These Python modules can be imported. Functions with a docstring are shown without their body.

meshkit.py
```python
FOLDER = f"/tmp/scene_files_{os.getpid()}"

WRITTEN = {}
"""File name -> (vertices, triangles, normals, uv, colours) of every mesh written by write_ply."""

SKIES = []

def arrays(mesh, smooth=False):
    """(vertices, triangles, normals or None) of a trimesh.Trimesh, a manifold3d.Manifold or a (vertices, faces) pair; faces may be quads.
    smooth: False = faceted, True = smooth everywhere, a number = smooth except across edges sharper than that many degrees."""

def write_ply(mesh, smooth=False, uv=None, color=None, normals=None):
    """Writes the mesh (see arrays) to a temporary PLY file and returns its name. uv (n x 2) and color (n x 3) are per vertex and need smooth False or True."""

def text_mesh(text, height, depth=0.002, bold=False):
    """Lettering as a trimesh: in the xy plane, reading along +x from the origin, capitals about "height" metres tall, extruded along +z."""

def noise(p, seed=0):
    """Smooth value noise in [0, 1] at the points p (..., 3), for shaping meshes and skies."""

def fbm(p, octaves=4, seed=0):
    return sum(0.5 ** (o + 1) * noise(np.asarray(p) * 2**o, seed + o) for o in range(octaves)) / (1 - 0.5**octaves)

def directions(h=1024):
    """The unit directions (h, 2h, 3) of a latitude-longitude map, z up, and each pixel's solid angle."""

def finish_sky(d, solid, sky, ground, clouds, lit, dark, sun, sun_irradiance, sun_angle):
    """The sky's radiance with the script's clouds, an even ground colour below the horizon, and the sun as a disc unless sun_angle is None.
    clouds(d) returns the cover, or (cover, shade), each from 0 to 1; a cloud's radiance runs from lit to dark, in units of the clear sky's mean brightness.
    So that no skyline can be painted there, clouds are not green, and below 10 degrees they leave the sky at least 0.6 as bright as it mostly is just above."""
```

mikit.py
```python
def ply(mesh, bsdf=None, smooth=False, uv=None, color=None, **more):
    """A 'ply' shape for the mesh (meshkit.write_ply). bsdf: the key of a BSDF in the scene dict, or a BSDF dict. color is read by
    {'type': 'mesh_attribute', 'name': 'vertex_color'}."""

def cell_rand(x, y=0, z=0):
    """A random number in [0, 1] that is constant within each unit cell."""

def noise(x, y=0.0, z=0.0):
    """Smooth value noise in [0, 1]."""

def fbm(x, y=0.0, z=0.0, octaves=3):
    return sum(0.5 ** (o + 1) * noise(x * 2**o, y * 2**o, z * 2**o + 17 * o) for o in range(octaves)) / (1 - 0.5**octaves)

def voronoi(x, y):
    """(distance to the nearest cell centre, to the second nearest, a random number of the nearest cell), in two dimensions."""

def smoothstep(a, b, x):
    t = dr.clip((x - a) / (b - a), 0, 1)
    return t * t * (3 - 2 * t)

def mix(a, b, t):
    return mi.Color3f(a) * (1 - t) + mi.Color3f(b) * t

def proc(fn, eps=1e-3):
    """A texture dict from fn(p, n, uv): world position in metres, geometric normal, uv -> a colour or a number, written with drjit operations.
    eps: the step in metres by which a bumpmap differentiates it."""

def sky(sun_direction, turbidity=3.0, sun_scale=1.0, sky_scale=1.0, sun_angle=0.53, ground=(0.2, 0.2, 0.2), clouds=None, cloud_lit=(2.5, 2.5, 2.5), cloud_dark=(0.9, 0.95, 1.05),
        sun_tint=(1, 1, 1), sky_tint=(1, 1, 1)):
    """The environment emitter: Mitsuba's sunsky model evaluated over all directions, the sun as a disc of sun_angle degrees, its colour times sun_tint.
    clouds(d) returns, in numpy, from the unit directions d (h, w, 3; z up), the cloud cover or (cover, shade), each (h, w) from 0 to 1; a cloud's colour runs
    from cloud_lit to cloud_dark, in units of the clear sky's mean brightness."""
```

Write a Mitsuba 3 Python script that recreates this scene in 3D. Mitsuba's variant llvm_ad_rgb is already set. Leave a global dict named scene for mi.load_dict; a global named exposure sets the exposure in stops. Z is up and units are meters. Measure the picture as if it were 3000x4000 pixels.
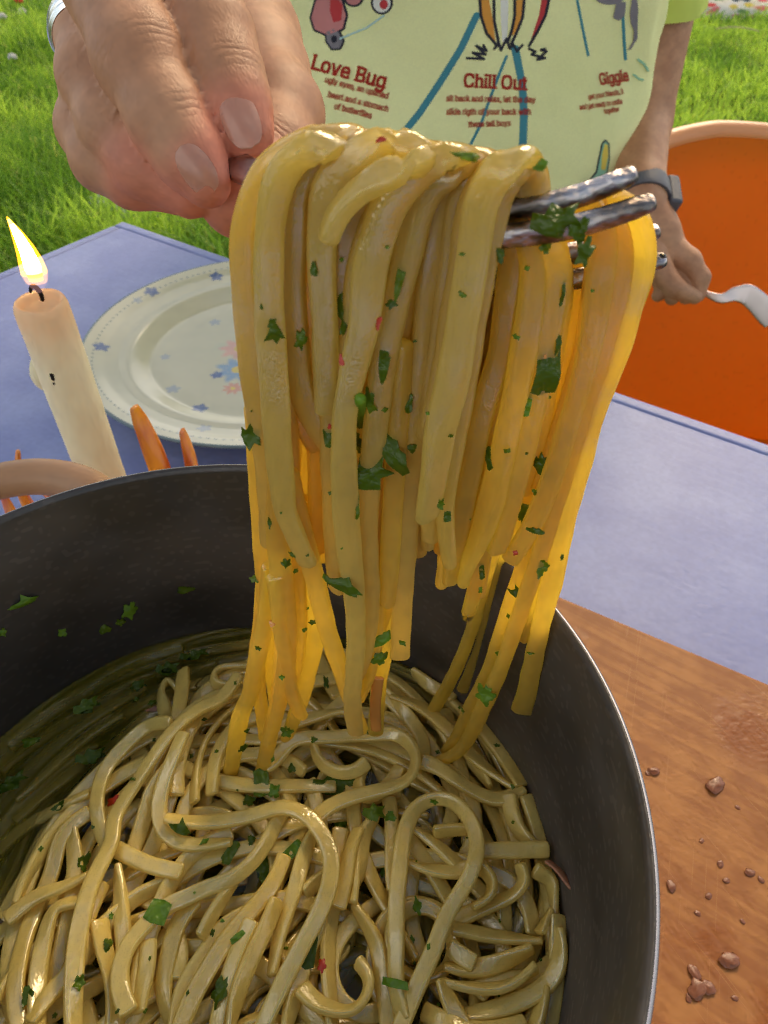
import math, random
import numpy as np, trimesh, manifold3d, shapely
import shapely.geometry as sg, shapely.affinity as sa
from scipy.interpolate import CubicSpline
from scipy.ndimage import gaussian_filter1d, maximum_filter1d
import drjit as dr
import mitsuba as mi
import mikit, meshkit
from mikit import proc, noise, fbm, voronoi, smoothstep, mix, cell_rand

# ------------------------------------------------------------------ camera, sky, exposure
CZ = 1.0                                    # height of the phone above the lawn
TH = math.radians(44.0)                     # it looks 44 degrees down
FPX = 2803.0                                # focal length in pixels of the 3000 px wide photograph
cT, sT = math.cos(TH), math.sin(TH)
TM = mi.ScalarTransform4f
scene = {'type': 'scene'}
labels = {}
scene['camera'] = {'type': 'thinlens', 'fov': 2 * math.degrees(math.atan(1500 / FPX)), 'fov_axis': 'x',
                   'near_clip': 0.01, 'far_clip': 200.0, 'aperture_radius': 0.00036, 'focus_distance': 0.17,
                   'to_world': TM().look_at(origin=[0, 0, CZ], target=[0, cT, CZ - sT], up=[0, 0, 1])}
SUN = np.array([0.30, 0.72, 0.66])


def clouds(d):
    n = meshkit.fbm(d * np.array([2.2, 2.2, 4.0]) + 3.1, 4, 5)
    return np.clip((n - 0.49) * 9.0, 0, 1), np.clip((n - 0.62) * 2, 0, .6)


scene['daylight'] = mikit.sky(SUN, turbidity=3.5, sun_scale=0.60, sky_scale=1.4, sun_angle=20.0, clouds=clouds,
                              cloud_lit=(4.6, 4.5, 4.3), cloud_dark=(1.0, 1.02, 1.08), sun_tint=(1.0, 0.95, 0.84), sky_tint=(1.07, 1.0, 0.86))
exposure = 1.85

# ------------------------------------------------------------------ helpers
rng = np.random.default_rng(7)


def ray(u, v):
    x, y = (np.asarray(u, float) - 1500) / FPX, (np.asarray(v, float) - 2000) / FPX
    return np.stack([x, cT - y * sT, -sT - y * cT], -1)


def P(u, v, y):                             # the point on that sight line at horizontal distance y
    d = ray(u, v); return d * (np.asarray(y, float) / d[..., 1])[..., None] + [0, 0, CZ]


def PD(u, v, dep):
    return ray(u, v) * np.asarray(dep, float)[..., None] + [0, 0, CZ]


def PZ(u, v, z):
    d = ray(u, v); return d * ((np.asarray(z, float) - CZ) / d[..., 2])[..., None] + [0, 0, CZ]


def numbered(name):
    if name not in USED:
        USED[name] = 0; return name
    USED[name] += 1; return '%s_%03d' % (name, USED[name])


USED = {}


def obj(name, mesh, bsdf, parent=None, smooth=False, **kw):
    key = numbered(parent + '__' + name if parent else name)
    scene[key] = mikit.ply(mesh, bsdf, smooth=smooth, **kw)
    return key


def thing(name):
    return numbered(name)


def tag(key, label=None, cat=None, group=None, kind=None):
    d = labels.setdefault(key, {})
    for k, x in (('label', label), ('category', cat), ('group', group), ('kind', kind)):
        if x: d[k] = x
    return key


def cat_(ms):
    ms = [trimesh.Trimesh(*((np.asarray(m[0]), np.asarray(m[1])) if isinstance(m, tuple) else (m.vertices, m.faces)), process=False) for m in ms]
    return trimesh.util.concatenate(ms)


def man(m):
    a = m.to_mesh(); return trimesh.Trimesh(a.vert_properties[:, :3], a.tri_verts, process=False)


def grid_faces(n, m, wrap=False):
    f = []
    I, J = np.meshgrid(np.arange(n - 1), np.arange(m if wrap else m - 1), indexing='ij')
    J2 = (J + 1) % m
    a, b, c, d = I * m + J, I * m + J2, (I + 1) * m + J2, (I + 1) * m + J
    return np.concatenate([np.stack([a, b, c], -1).reshape(-1, 3), np.stack([a, c, d], -1).reshape(-1, 3)])


def lathe(prof, n=96, closed=False):
    prof = np.asarray(prof, float)
    a = np.arange(n) / n * 2 * np.pi
    v = np.stack([prof[:, 0][:, None] * np.cos(a), prof[:, 0][:, None] * np.sin(a), np.repeat(prof[:, 1][:, None], n, 1)], -1)
    if closed:
        v = np.concatenate([v, v[:1]])
    m = trimesh.Trimesh(v.reshape(-1, 3), grid_faces(len(v), n, True), process=False)
    return m


def spline(pts, step, extra=None):
    """Centripetal cubic curve through pts (k, c) resampled about every step (first three columns are xyz)."""
    pts = np.asarray(pts, float)
    d = np.sqrt(np.maximum(np.linalg.norm(np.diff(pts[:, :3], axis=0), axis=1), 1e-7))
    t = np.r_[0, np.cumsum(d)]
    cs = CubicSpline(t, pts, bc_type='natural')
    tt = np.linspace(0, t[-1], 400)
    q = cs(tt)
    s = np.r_[0, np.cumsum(np.linalg.norm(np.diff(q[:, :3], axis=0), axis=1))]
    n = max(4, int(s[-1] / step) + 1)
    return np.stack([np.interp(np.linspace(0, s[-1], n), s, q[:, k]) for k in range(pts.shape[1])], 1)


def sweep(c, nrm, w, t, sides=12, power=2.6, caps=True, rough=0.0, seed=0):
    """A band of width w and thickness t along the centre line c; nrm: the direction its flat side faces at each point."""
    c = np.asarray(c, float); n = len(c)
    w = np.broadcast_to(w, n).astype(float); t = np.broadcast_to(t, n).astype(float)
    tg = np.gradient(c, axis=0); tg /= np.linalg.norm(tg, axis=1, keepdims=True) + 1e-12
    nn = nrm - (nrm * tg).sum(1, keepdims=True) * tg
    nn /= np.linalg.norm(nn, axis=1, keepdims=True) + 1e-12
    bb = np.cross(tg, nn)
    a = np.arange(sides) / sides * 2 * np.pi
    ca, sn = np.cos(a), np.sin(a)
    ex = np.sign(ca) * np.abs(ca) ** (2 / power); ey = np.sign(sn) * np.abs(sn) ** (2 / power)

    def ring(i, k, off):
        return c[i] + tg[i] * off + bb[i] * (ex[:, None] * w[i] / 2 * k) + nn[i] * (ey[:, None] * t[i] / 2 * k)
    rings = []
    if caps:
        rings += [ring(0, k, -o * t[0]) for k, o in ((0.02, .30), (0.55, .27), (0.85, .18))]
    V = c[:, None] + bb[:, None] * (ex[None, :, None] * w[:, None, None] / 2) + nn[:, None] * (ey[None, :, None] * t[:, None, None] / 2)
    if rough:
        q = np.stack([np.broadcast_to(np.cos(a) * 1.9 + seed * 3.7, (n, sides)), np.broadcast_to(np.sin(a) * 1.9, (n, sides)), np.broadcast_to((np.arange(n) * .045)[:, None], (n, sides))], -1)
        q2 = np.stack([np.broadcast_to(np.cos(a) * 1.2 + seed, (n, sides)), np.broadcast_to(np.sin(a) * 1.2, (n, sides)), np.broadcast_to((np.arange(n) * .25)[:, None], (n, sides))], -1)
        V = c[:, None] + (V - c[:, None]) * (1 + rough * (2.2 * (meshkit.fbm(q, 2, seed % 97) - .5) + .8 * (meshkit.noise(q2, seed % 89) - .5)))[..., None]
    rings += list(V)
    if caps:
        rings += [ring(-1, k, o * t[-1]) for k, o in ((0.85, .18), (0.55, .27), (0.02, .30))]
    v = np.array(rings)
    return trimesh.Trimesh(v.reshape(-1, 3), grid_faces(len(v), sides, True)[:, ::-1], process=False)


def tube(pts, r, sides=12, step=None, caps=True):
    pts = np.asarray(pts, float)
    r = np.broadcast_to(r, len(pts)).astype(float)
    q = spline(np.c_[pts, r], step or max(0.001, float(np.min(r)) * .7))
    tg = np.gradient(q[:, :3], axis=0)
    up = np.array([0.31, 0.22, 0.93]); n0 = np.cross(tg[0], up); nr = [n0]
    for i in range(1, len(q)):
        t_ = tg[i] / np.linalg.norm(tg[i]); x = nr[-1] - (nr[-1] @ t_) * t_; nr.append(x / (np.linalg.norm(x) + 1e-12))
    return sweep(q[:, :3], np.array(nr), q[:, 3] * 2, q[:, 3] * 2, sides, 2.0, caps)


def iso_surface(F, lo, h, smooth=6):
    """Zero surface of the sampled field F (inside negative): marching tetrahedra, then Taubin smoothing. Closed and manifold."""
    F = np.where(np.abs(F) < 1e-9, 1e-9, F).astype(float)
    F[0], F[-1], F[:, 0], F[:, -1], F[:, :, 0], F[:, :, -1] = [np.maximum(q, h * .5) for q in (F[0], F[-1], F[:, 0], F[:, -1], F[:, :, 0], F[:, :, -1])]
    nx, ny, nz = F.shape; ins = F < 0
    cnt = sum(ins[i:nx - 1 + i, j:ny - 1 + j, k:nz - 1 + k].astype(np.int8) for i in (0, 1) for j in (0, 1) for k in (0, 1))
    cells = np.argwhere((cnt > 0) & (cnt < 8))
    gid = lambda c: (c[:, 0] * ny + c[:, 1]) * nz + c[:, 2]
    Ff = F.ravel(); E = np.eye(3, dtype=int); tris = []
    for a, b, c in ((0, 1, 2), (0, 2, 1), (1, 0, 2), (1, 2, 0), (2, 0, 1), (2, 1, 0)):
        ids = np.stack([gid(cells), gid(cells + E[a]), gid(cells + E[a] + E[b]), gid(cells + 1)], 1)
        even = (a, b, c) in ((0, 1, 2), (1, 2, 0), (2, 0, 1))
        if not even: ids = ids[:, [0, 2, 1, 3]]
        code = (Ff[ids] < 0) @ np.array([1, 2, 4, 8])
        for m in range(1, 15):
            q = ids[code == m]
            if not len(q): continue
            I = [k for k in range(4) if m >> k & 1]; O = [k for k in range(4) if not m >> k & 1]
            if len(I) == 1: t = [[(I[0], O[0]), (I[0], O[1]), (I[0], O[2])]]
            elif len(I) == 3: t = [[(I[0], O[0]), (I[1], O[0]), (I[2], O[0])]]
            else: t = [[(I[0], O[0]), (I[0], O[1]), (I[1], O[1])], [(I[0], O[0]), (I[1], O[1]), (I[1], O[0])]]
            # orientation from a reference tetrahedron of the same handedness
            ref = np.array([[0, 0, 0], [1, 0, 0], [1, 1, 0], [1, 1, 1.0]])
            for tr in t:
                p = [(ref[x] + ref[y]) / 2 for x, y in tr]
                nrm = np.cross(p[1] - p[0], p[2] - p[0]); out = ref[O].mean(0) - ref[I].mean(0)
                if nrm @ out < 0: tr = tr[::-1]
                tris.append(np.stack([np.sort(q[:, [x, y]], 1) for x, y in tr], 1))
    T_ = np.concatenate(tris)
    key = T_[..., 0].astype(np.int64) * (nx * ny * nz) + T_[..., 1]
    u, inv = np.unique(key.ravel(), return_inverse=True)
    p, q = u // (nx * ny * nz), u % (nx * ny * nz)
    t = np.clip(Ff[p] / (Ff[p] - Ff[q]), .03, .97)[:, None]
    xyz = lambda g: np.stack(np.unravel_index(g, (nx, ny, nz)), 1).astype(float)
    v = (xyz(p) * (1 - t) + xyz(q) * t) * h + lo
    f = inv.reshape(-1, 3)
    import scipy.sparse as sp
    e = np.concatenate([f[:, [0, 1]], f[:, [1, 2]], f[:, [2, 0]]]); n = len(v)
    M = sp.coo_matrix((np.ones(len(e) * 2), (np.r_[e[:, 0], e[:, 1]], np.r_[e[:, 1], e[:, 0]])), (n, n)).tocsr(); M.data[:] = 1
    M = sp.diags(1 / np.asarray(M.sum(1)).ravel()) @ M
    for _ in range(smooth):
        v = v + .5 * (M @ v - v); v = v - .52 * (M @ v - v)
    return trimesh.Trimesh(v, f, process=False)


def smin(a, b, k):
    h = np.clip(0.5 + 0.5 * (b - a) / k, 0, 1)
    return b * (1 - h) + a * h - k * h * (1 - h)


def cone_sdf(X, a, b, ra, rb):
    a, b = np.asarray(a), np.asarray(b)
    ab = b - a; t = np.clip(((X - a) @ ab) / (ab @ ab), 0, 1)
    return np.linalg.norm(X - a - t[..., None] * ab, axis=-1) - (ra + (rb - ra) * t)


def chain_sdf(X, pts, k=0.002):
    d = None
    for (a, ra), (b, rb) in zip(pts[:-1], pts[1:]):
        e = cone_sdf(X, a, b, ra, rb); d = e if d is None else smin(d, e, k)
    return d


class Hits:
    """Where sight lines meet a set of meshes."""
    def __init__(self, meshes):
        m = cat_(meshes)
        self.sc = mi.load_dict({'type': 'scene', 'm': mikit.ply(m, {'type': 'diffuse'}, smooth=False)})

    def cast(self, o, d):
        o, d = np.atleast_2d(o).astype(np.float32), np.atleast_2d(d).astype(np.float32)
        o = np.broadcast_to(o, d.shape)
        d = d / np.linalg.norm(d, axis=1, keepdims=True)
        si = self.sc.ray_intersect(mi.Ray3f(mi.Point3f(*[mi.Float(np.ascontiguousarray(o[:, i])) for i in range(3)]), mi.Vector3f(*[mi.Float(np.ascontiguousarray(d[:, i])) for i in range(3)])))
        return np.array(si.is_valid()), np.array(si.p).T, np.array(si.n).T

    def pix(self, u, v):
        return self.cast([[0, 0, CZ]], ray(np.atleast_1d(u), np.atleast_1d(v)))


def rgb(*c): return {'type': 'rgb', 'value': list(c)}


def two(d): return {'type': 'twosided', 'bsdf': d}


def bump(d, fn, scale=1.0, eps=1e-3):
    return {'type': 'bumpmap', 'tex': proc(fn, eps), 'scale': scale, 'bsdf': d}


# ------------------------------------------------------------------ materials
TIPS = [([float(q) for q in PD(u_, v_, d_)], r_) for u_, v_, d_, r_ in ((960, 540, .145, .015), (815, 720, .141, .012), (930, 780, .156, .022), (560, 740, .150, .016))]   # blood-flushed finger tips


def f_skin(p, n, uv):
    a = fbm(p.x * 420, p.y * 420, p.z * 420, 3); b = fbm(p.x * 60, p.y * 60, p.z * 60, 3)
    c = mix((0.37, 0.165, 0.078), (0.46, 0.228, 0.118), smoothstep(.3, .7, b))
    for tp, rr_ in TIPS:
        d = dr.sqrt(dr.square(p.x - tp[0]) + dr.square(p.y - tp[1]) + dr.square(p.z - tp[2]))
        c = mix(c, (0.52, 0.155, 0.09), 0.70 * smoothstep(rr_, rr_ * .45, d))
    return c * (0.86 + 0.28 * a)


def joint(u, v, d, u2, v2, d2, R_):                # a finger joint: its place, the way the finger runs, its reach
    a, b = PD(u, v, d), PD(u2, v2, d2); q = (b - a) / np.linalg.norm(b - a)
    return [float(x) for x in a], [float(x) for x in q], R_


JOINTS = [joint(872, 292, .146, 916, 425, .145, .0085), joint(806, 60, .150, 826, 150, .149, .010), joint(655, 462, .138, 742, 610, .138, .0085), joint(535, 200, .140, 600, 340, .139, .010), joint(450, 490, .149, 560, 640, .148, .009), joint(384, 260, .152, 410, 400, .151, .009),
          joint(1075, 600, .163, 960, 745, .155, .010), joint(2690, 1030, .660, 2735, 1085, .660, .010)]


def b_skin(p, n, uv):
    fold = mi.Float(0)
    for a, q, R_ in JOINTS:
        x, y, z = p.x - a[0], p.y - a[1], p.z - a[2]
        t = x * q[0] + y * q[1] + z * q[2] + 0.0011 * (fbm(p.x * 420, p.y * 420, p.z * 420, 2) - .5)
        near = dr.exp(-(x * x + y * y + z * z) / (R_ * R_))
        for o, k_ in ((-.0024, .6), (-.0009, 1.0), (.0007, .9), (.0024, .5)):
            fold = fold - near * k_ * dr.exp(-dr.square((t - o) / .00033))
    return fold * .00015 + b_skin0(p, n, uv)


def b_skin0(p, n, uv):
    v = voronoi(p.x * 1500 + p.z * 700, p.y * 1500 - p.z * 900)
    return fbm(p.x * 1800, p.y * 1800, p.z * 1800, 2) * 0.00008 + dr.minimum(v[1] - v[0], 0.4) * 0.00010 + fbm(p.x * 260, p.y * 260, p.z * 620, 3) * 0.00007


scene['skin'] = bump({'type': 'principled', 'base_color': proc(f_skin), 'roughness': 0.56, 'specular': 0.45}, b_skin, 1.0, 2e-4)
scene['nail'] = two({'type': 'principled', 'base_color': rgb(0.45, 0.205, 0.135), 'roughness': 0.24, 'specular': 0.5})


def noodle_mat(key, refl, trans, w=0.5):
    def f(p, n, uv):
        a = fbm(p.x * 350, p.y * 350, p.z * 120, 3)
        s = smoothstep(.66, .80, noise(p.x * 3300, p.y * 3300, p.z * 3300))
        return mi.Color3f(*refl) * (0.84 + 0.30 * a) * (1 - 0.12 * s)

    def g(p, n, uv):
        a = fbm(p.x * 300 + 5, p.y * 300, p.z * 90, 2)
        return mi.Color3f(*trans) * (0.90 + 0.14 * a)

    def b(p, n, uv):
        return fbm(p.x * 600, p.y * 600, p.z * 220, 2) * 0.00014 + noise(p.x * 3000, p.y * 3000, p.z * 3000) * 0.00008
    core = {'type': 'blendbsdf', 'weight': w,
            'bsdf_0': two({'type': 'roughplastic', 'diffuse_reflectance': proc(f), 'int_ior': 1.62, 'alpha': 0.055, 'nonlinear': False}),
            'bsdf_1': {'type': 'principledthin', 'base_color': proc(g), 'roughness': 0.4, 'diff_trans': 1.85, 'eta': 1.4}}
    oil = {'type': 'blendbsdf', 'weight': proc(lambda p, n, uv: 0.02 + 0.13 * smoothstep(.38, .72, fbm(p.x * 170, p.y * 170, p.z * 110, 3))), 'bsdf_0': core,
           'bsdf_1': two({'type': 'roughconductor', 'material': 'none', 'alpha': 0.06, 'specular_reflectance': rgb(1.0, .93, .74)})}        # a film of oil, thicker in patches
    scene[key] = bump(oil, b, 1.0, 2e-4)


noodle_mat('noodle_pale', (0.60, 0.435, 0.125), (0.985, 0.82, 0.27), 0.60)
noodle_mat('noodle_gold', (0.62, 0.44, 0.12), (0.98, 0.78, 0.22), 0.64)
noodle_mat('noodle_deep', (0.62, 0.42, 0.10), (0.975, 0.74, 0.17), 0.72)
noodle_mat('noodle_painted_glow', (0.88, 0.65, 0.18), (0.99, 0.80, 0.19), 0.86)  # lit copy for right and low hanging strands: backlight put into its colour
noodle_mat('noodle_bed', (0.89, 0.69, 0.19), (0.985, 0.85, 0.34), 0.36)
noodle_mat('noodle_bed_dark', (0.83, 0.62, 0.15), (0.97, 0.80, 0.26), 0.36)
NOODLE = ['noodle_pale', 'noodle_gold', 'noodle_deep', 'noodle_painted_glow']


def leaf_mat(key, c, t):
    def f(p, n, uv):
        return mi.Color3f(*c) * (0.6 + 0.8 * fbm(p.x * 900, p.y * 900, p.z * 900, 3))
    scene[key] = {'type': 'blendbsdf', 'weight': 0.4,
                  'bsdf_0': two(bump({'type': 'roughplastic', 'diffuse_reflectance': proc(f), 'int_ior': 1.45, 'alpha': 0.08},
                                     lambda p, n, uv: fbm(p.x * 1400, p.y * 1400, p.z * 1400, 2) * 0.0005, 1.0, 2e-4)),
                  'bsdf_1': {'type': 'principledthin', 'base_color': rgb(*t), 'roughness': 0.4, 'diff_trans': 1.2}}


leaf_mat('parsley_dark', (0.052, 0.086, 0.006), (0.16, 0.25, 0.010))
leaf_mat('parsley_mid', (0.090, 0.140, 0.008), (0.22, 0.34, 0.012))
leaf_mat('parsley_light', (0.12, 0.22, 0.018), (0.25, 0.46, 0.02))
scene['chili'] = two({'type': 'roughplastic', 'diffuse_reflectance': rgb(0.48, 0.035, 0.008), 'int_ior': 1.5, 'alpha': 0.2})
scene['carrot'] = two({'type': 'roughplastic', 'diffuse_reflectance': rgb(0.75, 0.30, 0.06), 'int_ior': 1.6, 'alpha': 0.15})
scene['onion'] = two({'type': 'roughplastic', 'diffuse_reflectance': rgb(0.42, 0.19, 0.10), 'int_ior': 1.5, 'alpha': 0.2})


def f_lilac(p, n, uv):
    a = fbm(p.x * 26 + 12 * p.y, p.y * 26 - 14 * p.x, 0, 4); b = fbm(p.x * 9, p.y * 9, 3.0, 3)
    st = fbm((p.x * 0.82 - p.y * 0.57) * 26, (p.x * .57 + p.y * .82) * 330, 1.0, 3)
    c = mix((0.180, 0.206, 0.400), (0.232, 0.264, 0.458), smoothstep(.3, .7, 0.6 * a + 0.4 * b))
    c = mix(c, (0.27, 0.305, 0.47), 0.10 * smoothstep(.52, .72, st))
    return c * (0.94 + 0.12 * fbm(p.x * 420, p.y * 420, 4.0, 2))


def b_lilac(p, n, uv):
    st = fbm((p.x * 0.82 - p.y * 0.57) * 50, (p.x * .57 + p.y * .82) * 420, 1.0, 3)
    return st * 0.00013 + fbm(p.x * 500, p.y * 500, 0, 2) * 0.00018


scene['lilac_paint'] = bump({'type': 'principled', 'base_color': proc(f_lilac), 'roughness': 0.50, 'specular': 0.36}, b_lilac, 1.0, 5e-4)


def f_board(p, n, uv):
    x, y = p.x * 0.82 - p.y * 0.57, p.x * 0.57 + p.y * 0.82
    g = 0.55 * fbm(x * 16 + 3, y * 420 + 3 * fbm(x * 7, y * 7, 0, 2), p.z * 60, 3) + 0.45 * fbm(p.x * 120, p.y * 120, 9.0, 3)
    c = mix((0.235, 0.082, 0.020), (0.330, 0.135, 0.036), smoothstep(.3, .7, g))
    w = fbm(p.x * 28, p.y * 28, 5.0, 4)
    c = mix(c, (0.215, 0.062, 0.012), 0.75 * smoothstep(.44, .62, w))
    sc = smoothstep(.80, .86, fbm((x + .25 * y) * 1500, (y - .2 * x) * 30, 2.0, 2)) + smoothstep(.80, .86, fbm((y + .5 * x) * 1400, (x - .5 * y) * 26, 8.0, 2))
    return mix(c, (0.40, 0.20, 0.075), 0.22 * dr.minimum(sc, 1.0))


scene['board_wood'] = bump({'type': 'principled', 'base_color': proc(f_board), 'roughness': proc(lambda p, n, uv: 0.55 - 0.27 * smoothstep(.46, .60, fbm(p.x * 28, p.y * 28, 5.0, 4))), 'specular': 0.3},
                           lambda p, n, uv: fbm(p.x * 700, p.y * 700, p.z * 700, 3) * 0.00025 + fbm((p.x + .4 * p.y) * 1300, (p.y - .3 * p.x) * 60, 0, 2) * .00015, 1.0, 5e-4)


def f_iron(p, n, uv):
    s = smoothstep(.62, .8, noise(p.x * 620, p.y * 620, p.z * 620)); b = fbm(p.x * 45, p.y * 45, p.z * 45, 3)
    return mix((0.034, 0.029, 0.025), (0.064, 0.053, 0.044), b) * (1 + 0.28 * s) * (0.8 + 0.5 * smoothstep(.4, .65, fbm(p.x * 26, p.y * 26, p.z * 40, 3)))


scene['pan_coating'] = bump({'type': 'principled', 'base_color': proc(f_iron), 'roughness': proc(lambda p, n, uv: 0.34 + 0.26 * smoothstep(.35, .6, fbm(p.x * 34, p.y * 34, p.z * 22, 3))), 'specular': 0.5},
                            lambda p, n, uv: noise(p.x * 1300, p.y * 1300, p.z * 1300) * 0.00007 + fbm(p.x * 260, p.y * 260, p.z * 260, 2) * .00012, 1.0, 2e-4)
scene['pan_rim_metal'] = two({'type': 'roughconductor', 'material': 'Cr', 'alpha': 0.32, 'specular_reflectance': rgb(.75, .72, .68)})
scene['pan_outside'] = two({'type': 'principled', 'base_color': rgb(0.50, 0.44, 0.34), 'roughness': 0.42, 'specular': 0.5, 'metallic': 0.35})


def f_handle(p, n, uv):
    return mix((0.36, 0.180, 0.080), (0.50, 0.270, 0.135), fbm(p.x * 90, p.y * 90, p.z * 90, 3))


scene['handle_bronze'] = {'type': 'principled', 'base_color': proc(f_handle), 'roughness': 0.45, 'metallic': 0.0, 'specular': 0.5}


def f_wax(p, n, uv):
    h = smoothstep(CZ - 0.176, CZ - 0.136, p.z + 0.006 * (fbm(p.x * 160, p.y * 160, p.z * 160, 2) - .5))  # the flame's glow on the candle top, painted into the wax colour by height
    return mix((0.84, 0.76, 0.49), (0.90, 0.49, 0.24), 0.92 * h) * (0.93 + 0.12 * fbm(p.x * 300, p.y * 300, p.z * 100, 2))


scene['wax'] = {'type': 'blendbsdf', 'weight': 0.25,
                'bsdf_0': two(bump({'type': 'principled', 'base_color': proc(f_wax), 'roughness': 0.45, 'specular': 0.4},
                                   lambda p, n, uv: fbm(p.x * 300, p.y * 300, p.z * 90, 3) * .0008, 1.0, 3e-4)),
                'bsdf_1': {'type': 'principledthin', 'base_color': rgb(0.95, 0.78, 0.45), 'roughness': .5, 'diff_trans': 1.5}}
scene['soot'] = {'type': 'diffuse', 'reflectance': rgb(0.02, 0.016, 0.014)}
scene['amber_glass'] = two({'type': 'principled', 'base_color': proc(lambda p, n, uv: mix((0.42, 0.055, 0.008), (0.80, 0.30, 0.02), smoothstep(.30, .70, fbm(p.x * 110, p.y * 110, p.z * 22, 3)))),
                            'roughness': 0.14, 'specular': 0.6, 'clearcoat': 0.8, 'clearcoat_gloss': .95})
scene['steel'] = bump(two({'type': 'roughconductor', 'material': 'Cr', 'alpha': 0.22, 'specular_reflectance': proc(lambda p, n, uv: mix((.30, .26, .21), (.80, .76, .70), smoothstep(.35, .65, fbm(p.x * 260, p.y * 420, p.z * 420, 3))))}),
                      lambda p, n, uv: fbm(p.x * 700, p.y * 700, p.z * 700, 3) * .0006, 1.0, 2e-4)
scene['silver'] = two({'type': 'roughconductor', 'material': 'Ag', 'alpha': 0.12})
scene['steel_satin'] = two({'type': 'roughconductor', 'material': 'Cr', 'alpha': 0.25, 'specular_reflectance': rgb(.95, .88, .78)})


def f_orange(p, n, uv):
    s = smoothstep(.80, .84, noise(p.x * 160, p.y * 160, p.z * 160))
    return mix((0.78, 0.20, 0.004), (0.82, 0.225, 0.006), fbm(p.x * 14, p.y * 14, p.z * 14, 3)) * (1 - 0.12 * s)


scene['orange_plastic'] = {'type': 'blendbsdf', 'weight': 0.5,
                           'bsdf_0': two({'type': 'roughplastic', 'diffuse_reflectance': proc(f_orange), 'int_ior': 1.3, 'alpha': 0.25}),
                           'bsdf_1': {'type': 'principledthin', 'base_color': rgb(0.93, 0.27, 0.008), 'roughness': .5, 'diff_trans': 1.6}}
scene['orange_lip'] = two({'type': 'roughplastic', 'diffuse_reflectance': rgb(0.76, 0.31, 0.12), 'int_ior': 1.5, 'alpha': 0.2})


def f_shirt(p, n, uv):
    a = fbm(p.x * 900, p.y * 900, p.z * 900, 2)
    return mix((0.74, 0.735, 0.33), (0.80, 0.785, 0.385), fbm(p.x * 12, p.y * 12, p.z * 12, 3)) * (0.93 + 0.14 * a)


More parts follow.
